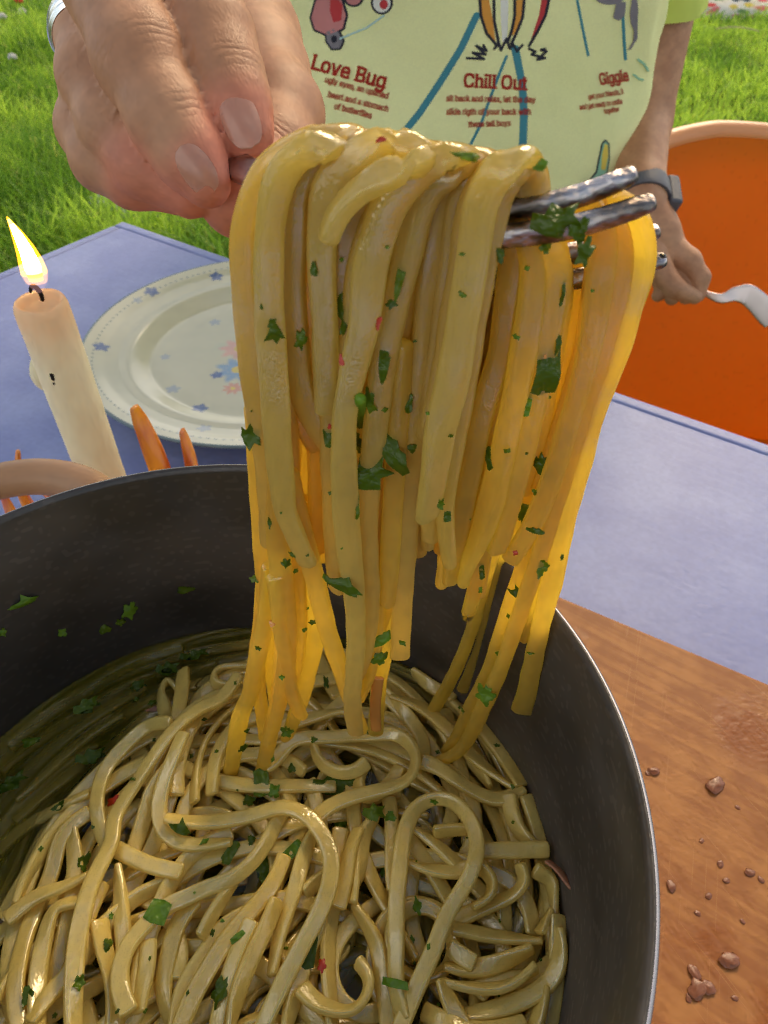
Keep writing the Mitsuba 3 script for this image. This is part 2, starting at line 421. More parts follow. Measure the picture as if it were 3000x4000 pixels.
scene['shirt_cotton'] = two({'type': 'principled', 'base_color': proc(f_shirt), 'roughness': 0.85, 'specular': 0.2, 'sheen': 0.3})
scene['sleeve_cotton'] = two({'type': 'principled', 'base_color': rgb(0.56, 0.64, 0.13), 'roughness': 0.85, 'specular': 0.2, 'sheen': 0.3})
for nm, c in dict(red=(0.36, 0.035, 0.022), teal=(0.07, 0.24, 0.28), ink=(0.035, 0.035, 0.045), pink=(0.56, 0.22, 0.20), scarlet=(0.50, 0.06, 0.06), orange=(0.66, 0.30, 0.06),
                  grey=(0.22, 0.20, 0.21), white=(0.72, 0.70, 0.60), lightblue=(0.42, 0.60, 0.56), yellow=(0.72, 0.55, 0.10), mint=(0.30, 0.55, 0.36)).items():
    scene['print_' + nm] = two({'type': 'diffuse', 'reflectance': rgb(*c)})
scene['sage_cloth_material'] = two({'type': 'principled', 'base_color': proc(lambda p, n, uv: mix((0.27, 0.33, 0.25), (0.37, 0.44, 0.33), fbm(p.x * 40, p.y * 40, p.z * 40, 3))), 'roughness': .9, 'specular': .2})
scene['trouser_cloth'] = two({'type': 'principled', 'base_color': rgb(0.12, 0.14, 0.16), 'roughness': .9, 'specular': .2})
scene['hair'] = two({'type': 'principled', 'base_color': rgb(0.16, 0.09, 0.045), 'roughness': .6})
scene['watch_rubber'] = two({'type': 'principled', 'base_color': rgb(0.075, 0.072, 0.085), 'roughness': .5})
scene['crumb_material'] = two({'type': 'roughplastic', 'diffuse_reflectance': rgb(0.19, 0.065, 0.026), 'int_ior': 1.45, 'alpha': 0.18})
scene['oil_drop_material'] = {'type': 'dielectric', 'int_ior': 1.45, 'specular_transmittance': rgb(1.0, .93, .62)}

for k_, d_ in list(scene.items()):                # opaque coats look the same from both sides
    if isinstance(d_, dict) and (d_.get('type') == 'principled' or (d_.get('type') == 'bumpmap' and d_['bsdf'].get('type') == 'principled')):
        scene[k_] = two(d_)

# ------------------------------------------------------------------ the setting: lawn and grass
def f_soil(p, n, uv):
    a = fbm(p.x * 5, p.y * 5, 0, 3); b = fbm(p.x * 60, p.y * 60, 0, 3)
    return mix((0.045, 0.065, 0.016), (0.085, 0.125, 0.022), b) * (0.7 + 0.6 * a)


scene['lawn_soil'] = {'type': 'diffuse', 'reflectance': proc(f_soil)}
gx = np.r_[-60, -20, np.linspace(-8, 8, 60), 20, 60]; gy = np.r_[-60, -20, np.linspace(-4, 12, 60), 30, 90]
GX, GY = np.meshgrid(gx, gy, indexing='ij')
GZ = 0.05 * (meshkit.fbm(np.stack([GX * .5, GY * .5, 0 * GX], -1), 3, 3) - .5)
tag(obj('lawn', trimesh.Trimesh(np.stack([GX, GY, GZ], -1).reshape(-1, 3), grid_faces(len(gx), len(gy))[:, ::-1], process=False), 'lawn_soil', smooth=True),
    'sunlit green lawn spreading behind the table', kind='structure')


def f_blade(p, n, uv):
    a = smoothstep(.25, .75, fbm(p.x * 2.6, p.y * 2.6, 0, 3)); b = noise(p.x * 90, p.y * 90, 1.0)
    c = mix((0.095, 0.190, 0.024), (0.27, 0.385, 0.065), smoothstep(.25, .75, 0.5 * a + 0.5 * b))
    return mix(c, (0.36, 0.36, 0.13), 0.7 * smoothstep(.88, .95, noise(p.x * 41, p.y * 41, 3.0)))


scene['grass_blade'] = {'type': 'blendbsdf', 'weight': 0.72,
                        'bsdf_0': two({'type': 'roughplastic', 'diffuse_reflectance': proc(f_blade), 'int_ior': 1.45, 'alpha': 0.3}),
                        'bsdf_1': {'type': 'principledthin', 'base_color': proc(lambda p, n, uv: f_blade(p, n, uv) * mi.Color3f(1.9, 1.9, 1.2)), 'roughness': 0.5, 'diff_trans': 1.3}}


def blades(x, y, h, w, lean, seed):
    g = np.random.default_rng(seed); n = len(x)
    az = g.uniform(0, 2 * np.pi, n); f = g.uniform(0, 2 * np.pi, n)
    s = np.array([0, .35, .7, 1.0]); V = []
    z0 = 0.05 * (meshkit.fbm(np.stack([x * .5, y * .5, 0 * x], -1), 3, 3) - .5) - 0.004
    for t in s:
        out = lean * h * t ** 2
        cx, cy, cz = x + np.cos(az) * out, y + np.sin(az) * out, z0 + h * t * (1 - 0.35 * lean * t)
        wd = w * (1 - t ** 2) * .5
        for sg_ in ((-1, 1) if t < 1 else (0,)):
            V.append(np.stack([cx - np.sin(f) * wd * sg_, cy + np.cos(f) * wd * sg_, cz], -1))
    V = np.stack(V, 1)
    tri = np.array([[0, 1, 3], [0, 3, 2], [2, 3, 5], [2, 5, 4], [4, 5, 6]])
    return trimesh.Trimesh(V.reshape(-1, 3), (tri[None] + 7 * np.arange(n)[:, None, None]).reshape(-1, 3), process=False)


def scatter(n, y0, y1, seed):
    g = np.random.default_rng(seed)
    y = np.sqrt(g.uniform(y0 ** 2, y1 ** 2, n)); x = g.uniform(-1, 1, n) * (0.72 * y + .75)
    return x, y, g


ms = []
for k, (n, y0, y1, h0, h1, w0, w1) in enumerate([(54000, .75, 3.1, .08, .20, .005, .011), (62000, 3.0, 6.0, .07, .17, .007, .014), (46000, 5.9, 11.0, .06, .14, .010, .020)]):
    x, y, g = scatter(n, y0, y1, 20 + k)
    cl = meshkit.fbm(np.stack([x * 3.2, y * 3.2, 0 * x], -1), 3, 9)
    h = g.uniform(h0, h1, n) * np.clip(.45 + 1.15 * cl, .4, 1.35) * np.where(x > .5, 0.62, 1.12)
    ms.append(blades(x, y, h, g.uniform(w0, w1, n), g.uniform(.15, 1.0, n), 40 + k))
tag(obj('grass', cat_(ms), 'grass_blade'), 'fresh green grass blades growing all over the lawn', 'grass', kind='stuff')

# small flowers in the grass at the upper left, a straw at the upper right
scene['petal_white'] = two({'type': 'diffuse', 'reflectance': rgb(.62, .58, .52)})
scene['petal_red'] = two({'type': 'diffuse', 'reflectance': rgb(.60, .05, .04)})
scene['stem_green'] = two({'type': 'diffuse', 'reflectance': rgb(.10, .20, .03)})
for i, (u, v, hz, r, c, lb) in enumerate([(50, 228, .10, .024, 'white', 'white clover head lowest in the grass at the upper left corner'),
                                          (88, 50, .11, .028, 'white', 'white clover head right of its neighbour in the upper left corner'),
                                          (12, 72, .11, .028, 'white', 'white clover head at the left picture edge near the top'),
                                          (72, 6, .14, .030, 'red', 'small red flower in the grass at the top left corner')]):
    c0 = PZ(u, v, hz); k = thing('clover_flower' if c == 'white' else 'red_flower')
    g = np.random.default_rng(i); fl = []
    for j in range(26):
        d = g.normal(size=3); d[2] = abs(d[2]) + .1; d /= np.linalg.norm(d)
        m = trimesh.creation.icosphere(1, r * .26); m.vertices *= [1, 1, 1.5]; m.apply_translation(c0 + d * r * .75); fl.append(m)
    obj('petals', cat_(fl), 'petal_' + c, k, smooth=True)
    obj('stem', tube([c0, c0 - [0.005, 0, hz * .5], [c0[0], c0[1], 0.0]], .0018, 6, .01), 'stem_green', k)
    tag(k, lb, 'flower')
scene['straw_material'] = two({'type': 'diffuse', 'reflectance': rgb(.50, .46, .22)})
tag(obj('straw', tube([PZ(2800, 112, .07), PZ(2880, 106, .09), PZ(2965, 122, .07)], .004, 6, .02), 'straw_material'), 'thin dry straw lying on the grass at the upper right', 'straw')


# ------------------------------------------------------------------ things lying on the lawn
def f_floral(p, n, uv):
    x, y = p.x * 9 + 2.2 * fbm(p.x * 5, p.y * 5, p.z * 5, 2), p.y * 9 + p.z * 11
    v = voronoi(x, y); r = v[2]
    c = mix((.62, .56, .40), (.66, .62, .54), noise(x * 2, y * 2, 0))
    m = smoothstep(.50, .30, v[0] + .22 * noise(x * 5, y * 5, 1.0))
    col = mix((.60, .08, .07), (.62, .22, .25), smoothstep(.3, .5, r))
    col = mix(col, (.60, .45, .10), smoothstep(.62, .66, r)); col = mix(col, (.16, .25, .10), smoothstep(.8, .84, r))
    return mix(c, col, m)


scene['floral_fabric'] = two({'type': 'diffuse', 'reflectance': proc(f_floral)})
scene['turquoise_fabric'] = two({'type': 'principled', 'base_color': rgb(.03, .40, .48), 'roughness': .6})
scene['blue_fabric'] = two({'type': 'principled', 'base_color': rgb(.12, .24, .44), 'roughness': .8})
scene['dark_fabric'] = two({'type': 'principled', 'base_color': rgb(.06, .07, .09), 'roughness': .6})


def heap(c, ex, ey, hz, seed, n=70, amp=.5, sq=3.0):
    """A crumpled cloth: a closed, flat-bottomed mound with folds."""
    a, b = np.meshgrid(np.linspace(-1, 1, n), np.linspace(-1, 1, n), indexing='ij')
    rr = (np.abs(a) ** sq + np.abs(b) ** sq) ** (1 / sq)
    env = np.clip(1 - rr, 0, 1) ** .45
    f = meshkit.fbm(np.stack([a * 2.1, b * 2.1, 0 * a + seed], -1), 4, seed)
    z = env * hz * (1 - amp + 2 * amp * f)
    w = 1 + .10 * (meshkit.fbm(np.stack([a * 2, b * 2, 0 * a + 5 + seed], -1), 2, seed) - .5)
    top = np.stack([c[0] + a * ex * w, c[1] + b * ey * w, c[2] + z], -1).reshape(-1, 3)
    bot = np.stack([c[0] + a * ex * w, c[1] + b * ey * w, 0 * z + c[2] - .004], -1).reshape(-1, 3)
    fs = grid_faces(n, n)
    rim = np.r_[np.arange(n), np.arange(1, n) * n + n - 1, (n - 1) * n + np.arange(n - 2, -1, -1), np.arange(n - 2, 0, -1) * n]
    r2 = np.roll(rim, -1); N = n * n
    side = np.concatenate([np.stack([rim, rim + N, r2 + N], 1), np.stack([rim, r2 + N, r2], 1)])
    return trimesh.Trimesh(np.vstack([top, bot]), np.vstack([fs[:, ::-1], fs + N, side]), process=False)


tag(obj('picnic_blanket', heap(np.array([2.62, 6.8, .02]), .74, .95, .20, 3, 80, .35), 'floral_fabric', smooth=True), 'crumpled floral blanket in red, pink and cream on the far lawn', 'blanket')
tag(obj('turquoise_bag', heap(PZ(3090, 12, .02) + [0.12, .3, 0], .42, .42, .24, 6, 50, .25), 'turquoise_fabric', smooth=True), 'turquoise fabric bag lying on the lawn at the top right corner', 'bag')
tag(obj('blue_cloth', heap(PZ(2830, 62, .02), .075, .05, .06, 8, 40), 'blue_fabric', smooth=True), 'small blue cloth at the near edge of the floral blanket', 'cloth')
tag(obj('dark_strap', heap(PZ(2880, 36, .05), .09, .06, .09, 9, 40), 'dark_fabric', smooth=True), 'dark grey cloth lying between the blue cloth and the turquoise bag', 'cloth')
tag(obj('sage_cloth', heap(PZ(560, 868, .02) + [0.02, .15, 0], .26, .20, .10, 12, 60), 'sage_cloth_material', smooth=True), 'crumpled sage green cloth on the grass behind the table corner', 'cloth')

# ------------------------------------------------------------------ table
ZT = CZ - .290
C0 = PZ(479, 859, ZT); e1 = PZ(3000, 1727, ZT) - C0; e1[2] = 0; e1 /= np.linalg.norm(e1); e2 = np.array([e1[1], -e1[0], 0])
if e2[1] > 0: e2 = -e2


def slab(o, a, b, la, lb, z0, z1, r=.003, seg=3):
    """A board with rounded edges: corner o, axes a and b, lengths la and lb, from z0 to z1."""
    cs = sg.box(0, 0, la, lb)
    rings = []
    for k in range(seg + 1):
        t = k / seg * np.pi / 2; rings.append((r - r * math.sin(t), z1 - r + r * math.cos(t)))
    rings = rings[::-1] if False else rings
    lay = [(r * (1 - math.sin(k / seg * math.pi / 2)), z1 - r * (1 - math.cos(k / seg * math.pi / 2))) for k in range(seg + 1)]
    lay += [(i, z0 + (z1 - z)) for i, z in lay[::-1]]
    V = []
    for ins, z in lay:
        for x, y in ((ins, ins), (la - ins, ins), (la - ins, lb - ins), (ins, lb - ins)):
            p = o + a * x + b * y; V.append([p[0], p[1], z])
    n = len(lay); F = list(grid_faces(n, 4, True))
    F = [list(f) for f in F] + [[0, 1, 2], [0, 2, 3]] + [[4 * n - 4, 4 * n - 2, 4 * n - 3], [4 * n - 4, 4 * n - 1, 4 * n - 2]]
    m = trimesh.Trimesh(np.array(V), np.array(F), process=False)
    m.fix_normals(); return m


TL, TW = 1.25, .95
tb = thing('garden_table')
o1 = C0 + e1 * .0135 + e2 * .0135
obj('tabletop', slab(o1, e1, e2, TL - .027, TW - .027, ZT - .030, ZT, .002), 'lilac_paint', tb, smooth=35)
EB = dict(z0=ZT - .034, z1=ZT - .0008)
for a, b, la, o in ((e1, e2, TL, C0), (e1, e2, TL, C0 + e2 * (TW - .012))):
    obj('edge_strip', slab(o, a, b, la, .012, EB['z0'], EB['z1'], .003), 'lilac_paint', tb, smooth=35)
for o in (C0 + e2 * .0125, C0 + e1 * (TL - .012) + e2 * .0125):
    obj('edge_strip', slab(o, e1, e2, .012, TW - .025, EB['z0'], EB['z1'], .003), 'lilac_paint', tb, smooth=35)
for i in (0, 1):
    for j in (0, 1):
        o = C0 + e1 * (.05 + i * (TL - .15)) + e2 * (.05 + j * (TW - .15))
        obj('leg', slab(o, e1, e2, .05, .05, -.01, ZT - .0305, .004), 'lilac_paint', tb, smooth=35)
tag(tb, 'lilac blue painted wooden garden table under the plate, candle and pot', 'table')

# ------------------------------------------------------------------ cutting board with crumbs
ZB = ZT + .022
B0 = PZ(2197, 2323, ZB); be = PZ(3000, 2658, ZB) - B0; be[2] = 0; be /= np.linalg.norm(be); bf = np.array([be[1], -be[0], 0])
if bf[1] > 0: bf = -bf
tag(obj('cutting_board', slab(B0 - be * .17, be, bf, .50, .36, ZT + .0008, ZB, .004), 'board_wood', smooth=35), 'worn brown wooden cutting board under the black pot', 'cutting board')
CR = [(2554, 3014, 16), (2528, 3022, 8), (2791, 3071, 26), (2881, 3155, 7), (2813, 3376, 10), (2927, 3410, 13), (2972, 3438, 9), (2768, 3500, 10), (2723, 3568, 8), (2621, 3466, 15), (2847, 3754, 26),
      (2712, 3800, 18), (2723, 3868, 26), (2762, 3858, 20), (2690, 3900, 10), (2836, 3440, 9), (2900, 3600, 7), (2740, 3285, 7), (2870, 3900, 8)]
for i, (u, v, r) in enumerate(CR):
    c = PZ(u, v, ZB); R = r / FPX * np.linalg.norm(c - [0, 0, CZ]) * 1.0
    m = trimesh.creation.icosphere(2, 1.0); d = m.vertices.copy()
    m.vertices *= (0.55 + .9 * meshkit.fbm(d * 1.9 + i * 7.3, 2, i))[:, None] * [1.25, .9, .34]; m.apply_transform(trimesh.transformations.rotation_matrix(i * 1.9, [0, 0, 1]))
    m.vertices *= R; m.apply_translation([c[0], c[1], ZB - m.vertices[:, 2].min() - .1 * R])
    k = obj('crumb', m, 'crumb_material', smooth=True)
    lb = {10: 'largest dark wet crumb alone on the cutting board near the lower right', 0: 'brown crumb on the cutting board close to the pot rim', 2: 'flat oval wet crumb high up on the cutting board',
          12: 'big lumpy crumb in the cluster at the lower right of the board'}.get(i, 'small wet brown crumb on the cutting board right of the pot')
    tag(k, lb, 'crumb', 'crumbs on the cutting board')

# ------------------------------------------------------------------ plate
pc = np.array([-.0888 * .2674 / .275, .4734 * .2674 / .275, ZT]); PR = .1290
FLW = [(600, 1171, .0062, 0), (849, 1102, .0058, 0), (404, 1383, .0060, 0), (670, 1496, .0055, 1), (776, 1572, .0060, 0), (802, 1690, .0050, 1), (835, 1234, .0050, 1), (545, 1205, .0040, 1), (922, 1417, .0165, 2),
       (930, 1335, .0150, 3), (842, 1438, .0050, 0), (905, 1490, .0075, 4), (640, 1370, .0040, 1), (1060, 1120, .006, 0), (1010, 1500, .012, 3), (1000, 1690, .006, 0)]
FL = [(*(PZ(u, v, ZT + .014) - pc)[:2], r, k) for u, v, r, k in FLW]


def f_plate(p, n, uv):
    x, y = p.x - float(pc[0]), p.y - float(pc[1]); r = dr.sqrt(x * x + y * y)
    c = mi.Color3f(0.56, 0.50, 0.325) * (0.95 + .08 * fbm(p.x * 70, p.y * 70, 0, 3))
    top = dr.select(n.z > 0, 1.0, 0.0)
    th = dr.atan2(y, x) * (150 / (2 * math.pi))
    dots = smoothstep(.30, .15, dr.abs(th - dr.floor(th) - .5)) * smoothstep(.0010, .0005, dr.abs(r - .1195))
    c = mix(c, (0.22, 0.24, 0.20), dots * .6 * top)
    lf = smoothstep(.50, .62, fbm(x * 42 + 4, y * 42 + 2, 0, 3)) * smoothstep(.045, .02, r)
    c = mix(c, (0.36, 0.43, 0.33), lf * .7 * top)
    cols = [(0.07, 0.11, 0.25), (0.24, 0.29, 0.38), (0.19, 0.30, 0.42), (0.66, 0.34, 0.26), (0.62, 0.27, 0.18)]
    for fx, fy, fr, k in FL:
        dx, dy = x - float(fx), y - float(fy); d = dr.sqrt(dx * dx + dy * dy) / fr; a = dr.atan2(dy, dx)
        m = smoothstep(.20, -.20, d - (.80 + .16 * dr.cos(a * (5 if k < 2 else 8) + fx * 900))) * (.75 + .4 * noise(x * 900, y * 900, 0))
        c = mix(c, cols[k], dr.minimum(m, 1.0) * (.92 if k != 1 else .6) * top)
        if k >= 2:
            c = mix(c, (.66, .48, .10), smoothstep(.30, .2, d) * top)
    return mix(c, (0.07, 0.12, 0.14), smoothstep(PR - .0030, PR - .0016, r) * .9)


scene['plate_glaze'] = {'type': 'principled', 'base_color': proc(f_plate), 'roughness': 0.16, 'specular': 0.55, 'clearcoat': 0.3, 'clearcoat_gloss': .95}
PF = [(0, .0075), (.04, .0075), (.070, .0078), (.082, .0086), (.090, .0128), (.0955, .0155), (.098, .0160), (.103, .0158), (.106, .0166), (.112, .0178), (.118, .0200), (.124, .0214), (.1275, .0224), (PR, .0226),
      (PR + .0006, .0215), (PR - .0008, .0200), (.119, .0165), (.100, .0115), (.090, .0075), (.080, .0035), (.076, .0005), (.072, .0005), (.070, .0032), (.04, .0035), (0, .0035)]
pr = np.array(PF); s = np.r_[0, np.cumsum(np.linalg.norm(np.diff(pr, axis=0), axis=1))]
q = np.stack([np.interp(np.linspace(0, s[-1], 260), s, gaussian_filter1d(np.interp(np.linspace(0, s[-1], 400), s, pr[:, k]), 2.0, mode='nearest') if False else pr[:, k]) if False else
              np.interp(np.linspace(0, s[-1], 260), np.linspace(0, s[-1], 400), gaussian_filter1d(np.interp(np.linspace(0, s[-1], 400), s, pr[:, k]), 2.2, mode='nearest')) for k in (0, 1)], 1)
q[0, 0] = q[-1, 0] = 1e-5
m = lathe(q, 160); m.invert(); m.apply_translation(pc + [0, 0, .0008])
tag(obj('plate', m, 'plate_glaze', smooth=True), 'cream plate with thin blue rim and small painted flowers', 'plate')

# ------------------------------------------------------------------ candle, flame and amber glass holder
ca = P(400, 1860, .277); cx_, cy_ = float(ca[0]), .277
ztop = float(P(190, 1165, .277)[2]); r_c = .0112
prof = [(1e-5, ztop - .0050), (.004, ztop - .0052), (.0072, ztop - .0040), (.0086, ztop - .0012), (.0094, ztop - .0004), (.0103, ztop - .0012), (.0110, ztop - .0040), (r_c, ztop - .009), (r_c * 1.005, ztop - .05), (r_c, ZT + .012), (1e-5, ZT + .012)]
pr = np.array(prof); s = np.r_[0, np.cumsum(np.linalg.norm(np.diff(pr, axis=0), axis=1))]; tt = np.linspace(0, s[-1], 150)
m = lathe(np.stack([np.interp(tt, s, pr[:, 0]), np.interp(tt, s, pr[:, 1])], 1), 56); m.invert()
w = m.vertices; dd = meshkit.fbm(np.c_[w[:, :2] * 90, w[:, 2] * 60], 3, 4) - .5
w[:, :2] *= (1 + .045 * dd)[:, None]; w[:, 2] += np.where(w[:, 2] > ztop - .012, .004 * (meshkit.fbm(w * 70 + 3, 2, 8) - .5), 0)
cv = m.vertices; cv[:, 0] += cx_; cv[:, 1] += cy_
cd = thing('candle')
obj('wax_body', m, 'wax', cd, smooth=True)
dv = trimesh.creation.icosphere(3, 1.0); dv.vertices *= [.0042, .0042, .0085]; dv.vertices[:, :2] *= (1 - .35 * np.clip(dv.vertices[:, 2:] / .0085, 0, 1)); dp = P(128, 1455, .277)
dv.apply_translation([cx_ - r_c * .99, cy_ - .001, dp[2]])
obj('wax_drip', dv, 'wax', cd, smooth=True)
wk = [P(166, 1172, .277), P(160, 1150, .2765), P(145, 1126, .276), P(130, 1117, .2755), P(121, 1126, .275), P(119, 1142, .2745)]
obj('wick', tube(wk, [.0008, .0009, .0010, .0010, .0009, .0005], 8, .0006), 'soot', cd, smooth=True)
Hc = [(204, 1466, .0010), (208, 1478, .0009), (212, 1497, .0006)]
for u, v, r in Hc:
    h = P(u, v, .277 - r_c * .97); m = trimesh.creation.icosphere(2, r); m.vertices *= [1, .45, 1.2]; m.apply_translation([h[0], cy_ - math.sqrt(max(r_c ** 2 - (h[0] - cx_) ** 2, 0)), h[2]])
    obj('soot_speck', m, 'soot', cd, smooth=True)
tag(cd, 'lit cream candle with curled wick and orange flame glow painted on top', 'candle')
fb, ft = P(153, 1142, .276), P(26, 846, .281)
ax = [(0, .0010), (.06, .0026), (.16, .0042), (.28, .0051), (.42, .0047), (.60, .0036), (.78, .0023), (.92, .0010), (1.0, .0002)]


fk = thing('candle_flame')


def flame_part(k, lo, hi, name, rad, bsdf):
    obj(name, flame_mesh(k, lo, hi), bsdf, fk, smooth=True, emitter={'type': 'area', 'radiance': rgb(*rad)})


def flame_mesh(k, lo, hi):
    t = np.linspace(lo, hi, max(4, int((hi - lo) * 60)))[:, None]
    q = fb + (ft - fb) * t + np.array([.0019, 0, 0]) * np.sin(math.pi * t)
    r = k * np.interp(t[:, 0], *np.array(ax).T)
    return sweep(q, np.tile([0, -1.0, .2], (len(q), 1)), 2 * r, 2 * r, 24, 2.0, caps=False)


BLK = {'type': 'diffuse', 'reflectance': rgb(0, 0, 0)}
for lo, hi, rad in ((.17, .22, (.9, .36, .12)), (.22, .27, (1.6, .75, .06)), (.27, .32, (4.0, 2.6, .30)), (.32, .80, (15, 12.5, 7.5)), (.80, .90, (9, 6.5, 1.6)), (.90, .97, (4, 2.2, .15))):
    flame_part(.60, lo, hi, 'core', rad, BLK)
for lo, hi, rad in ((.0, .14, (.04, .02, .02)), (.14, .26, (.30, .11, .03)), (.26, 1.0, (.75, .32, .012))):
    flame_part(1.0, lo, hi, 'mantle', rad, {'type': 'null'})
tag(fk, 'tall leaning candle flame, white inside with yellow orange edge', 'flame')

hk = thing('candle_holder')
obj('base', (lambda m: (m.invert(), m.apply_translation([cx_, cy_, ZT + .0008]), m)[2])(lathe([(1e-5, .011), (.011, .011), (.0125, .016), (.016, .018), (.030, .014), (.036, .006), (.034, 0), (1e-5, 0)], 64)), 'amber_glass', hk, smooth=30)


def petal(tip, root, bulge, w, t=.0055):
    tip, root = np.array(tip), np.array(root)
    out = root + (tip - root) * .45 + np.array(bulge)
    c = spline(np.array([root, out, tip]), .002); n = len(c); s_ = np.linspace(0, 1, n)
    wd = w * np.interp(s_, [0, .35, .75, .93, 1], [.75, 1.0, .82, .60, .36])
    nr = c - np.array([cx_, cy_, 0]) ; nr[:, 2] = 0; nr += np.array([1e-4, 0, .02])
    return sweep(c, nr, wd, np.full(n, t) * np.interp(s_, [0, .8, 1], [1, .8, .4]), 16, 2.0)


PT = [((524, 1592), .262, .0150), ((711, 1684), .272, .0150), ((70, 1765), .268, .011), ((15, 1935), .235, .0125), ((330, 1700), .318, .012), ((560, 1740), .305, .012), ((120, 1810), .30, .012), ((420, 1930), .238, .012)]
for i, ((u, v), y, w_) in enumerate(PT):
    tp = P(u, v, y)
    if i == 7: tp = np.array([cx_ + .012, cy_ - .045, ZT + .05])
    d = np.array([tp[0] - cx_, tp[1] - cy_, 0]); d /= np.linalg.norm(d)
    rt = np.array([cx_, cy_, ZT + .010]) + d * .026
    obj('petal', petal(tp, rt, d * .010, w_), 'amber_glass', hk, smooth=True)
tag(hk, 'amber glass candle holder with upright petals behind the pot', 'candle holder')

# ------------------------------------------------------------------ cooking pot and broth
ZR = CZ - .140; PC = np.array([-.0453, .0683]); RO = .0984; RI = .0958; ZF = ZB + .006
pk = thing('cooking_pot')


def at_pot(m): m.apply_translation([PC[0], PC[1], 0]); return m


inn = [(1e-5, ZF), (.080, ZF), (.0865, ZF + .002), (.0905, ZF + .008)] + [(np.interp(z, [ZF + .008, ZR], [.0905, RI]), z) for z in np.linspace(ZF + .016, ZR - .0018, 30)] + [(RI + .0001, ZR - .0012), (RI + .0005, ZR - .0004), (RI + .0010, ZR), (RO - .0012, ZR), (RO - .0010, ZR - .0002)]
obj('inner_wall', at_pot(lathe(inn, 200)), 'pan_coating', pk, smooth=True)
rim = [(RO - .0010, ZR - .0002), (RO - .0006, ZR - .0003), (RO - .0002, ZR - .0008), (RO, ZR - .0016)]
m = at_pot(lathe(rim, 240)); obj('rim', m, 'pan_rim_metal', pk, smooth=True)
out = [(RO, ZR - .0016)] + [(np.interp(z, [ZB + .008, ZR], [.0935, RO]), z) for z in np.linspace(ZR - .004, ZB + .010, 20)] + [(.0900, ZB + .003), (.084, ZB + .0008), (1e-5, ZB + .0008)]
obj('outer_wall', at_pot(lathe(out, 200)), 'pan_outside', pk, smooth=40)


def pot_handle(a0):
    def pt(da, r, z): a = a0 + da; return [PC[0] + r * math.cos(a), PC[1] + r * math.sin(a), z]
    pts = [pt(.40, RO + .0021, ZR - .019), pt(.385, RO + .0075, ZR - .0155), pt(.345, RO + .015, ZR - .0125), pt(.23, RO + .0245, ZR - .010), pt(0, RO + .029, ZR - .009), pt(-.23, RO + .0245, ZR - .010), pt(-.345, RO + .015, ZR - .0125),
           pt(-.385, RO + .0075, ZR - .0155), pt(-.40, RO + .0021, ZR - .019)]
    return tube(pts, [.0054, .0068, .0064, .0058, .0056, .0058, .0064, .0068, .0054], 20, .0015)


hp = PZ(240, 1890, ZR); aH = math.atan2(hp[1] - PC[1], hp[0] - PC[0])
for a in (aH + .30,):
    obj('handle', pot_handle(a), 'handle_bronze', pk, smooth=True)
tag(pk, 'black coated cooking pot full of noodles on the cutting board', 'pot')

ZW = CZ - .2140
scene['broth_medium'] = {'type': 'homogeneous', 'albedo': rgb(.50, .46, .03), 'sigma_t': 95.0}


# ------------------------------------------------------------------ noodles in the pot: strands laid one on the other
HG = .0008; HN = 260; HX0, HY0 = PC[0] - HN * HG / 2, PC[1] - HN * HG / 2
hx = HX0 + (np.arange(HN) + .5) * HG
HXX, HYY = np.meshgrid(hx, HY0 + (np.arange(HN) + .5) * HG, indexing='ij')
HRR = np.hypot(HXX - PC[0], HYY - PC[1])


def top_of(x, y):
    """The heap's surface: a low mound in the middle front, under the broth along the left and back wall."""
    X, Y = (x - PC[0]) / .09, (y - PC[1]) / .09
    r, th_ = np.hypot(X, Y), np.degrees(np.arctan2(Y, X)) % 360
    pool = np.clip((r - np.interp(th_, [70, 100, 125, 180, 205, 225], [1.1, .84, .60, .60, .80, 1.1])) / .10, 0, 1)
    return CZ - .2075 - .0045 * np.clip(r - .45, 0, 1) - .0100 * pool


HF = top_of(HXX, HYY) - .0150
offs = [(i, j) for i in range(-4, 5) for j in range(-4, 5) if math.hypot(i, j) * HG < .0026]
NW, NT = .0045, .0021


def lay(xy, w=NW, t=NT, stiff=4, commit=True, lift=0.0, edge=None):
    """Heights at which a strand along xy comes to rest on what lies there already."""
    i = np.clip(((xy[:, 0] - HX0) / HG).astype(int), 5, HN - 6); j = np.clip(((xy[:, 1] - HY0) / HG).astype(int), 5, HN - 6)
    sup = np.max([HF[i + a, j + b] for a, b in offs if math.hypot(a, b) * HG < .0020], axis=0)
    z = gaussian_filter1d(maximum_filter1d(sup, 3), stiff, mode='nearest')
    z = np.maximum(z, sup - t * .55)
    z = gaussian_filter1d(z, 2, mode='nearest') + lift
    hh = t if edge is None else t + (w - t) * edge
    if commit:
        for a, b in offs:
            np.maximum.at(HF, (i + a, j + b), z + hh * (.95 if math.hypot(a, b) * HG < .0016 else .6))
    return z + hh / 2


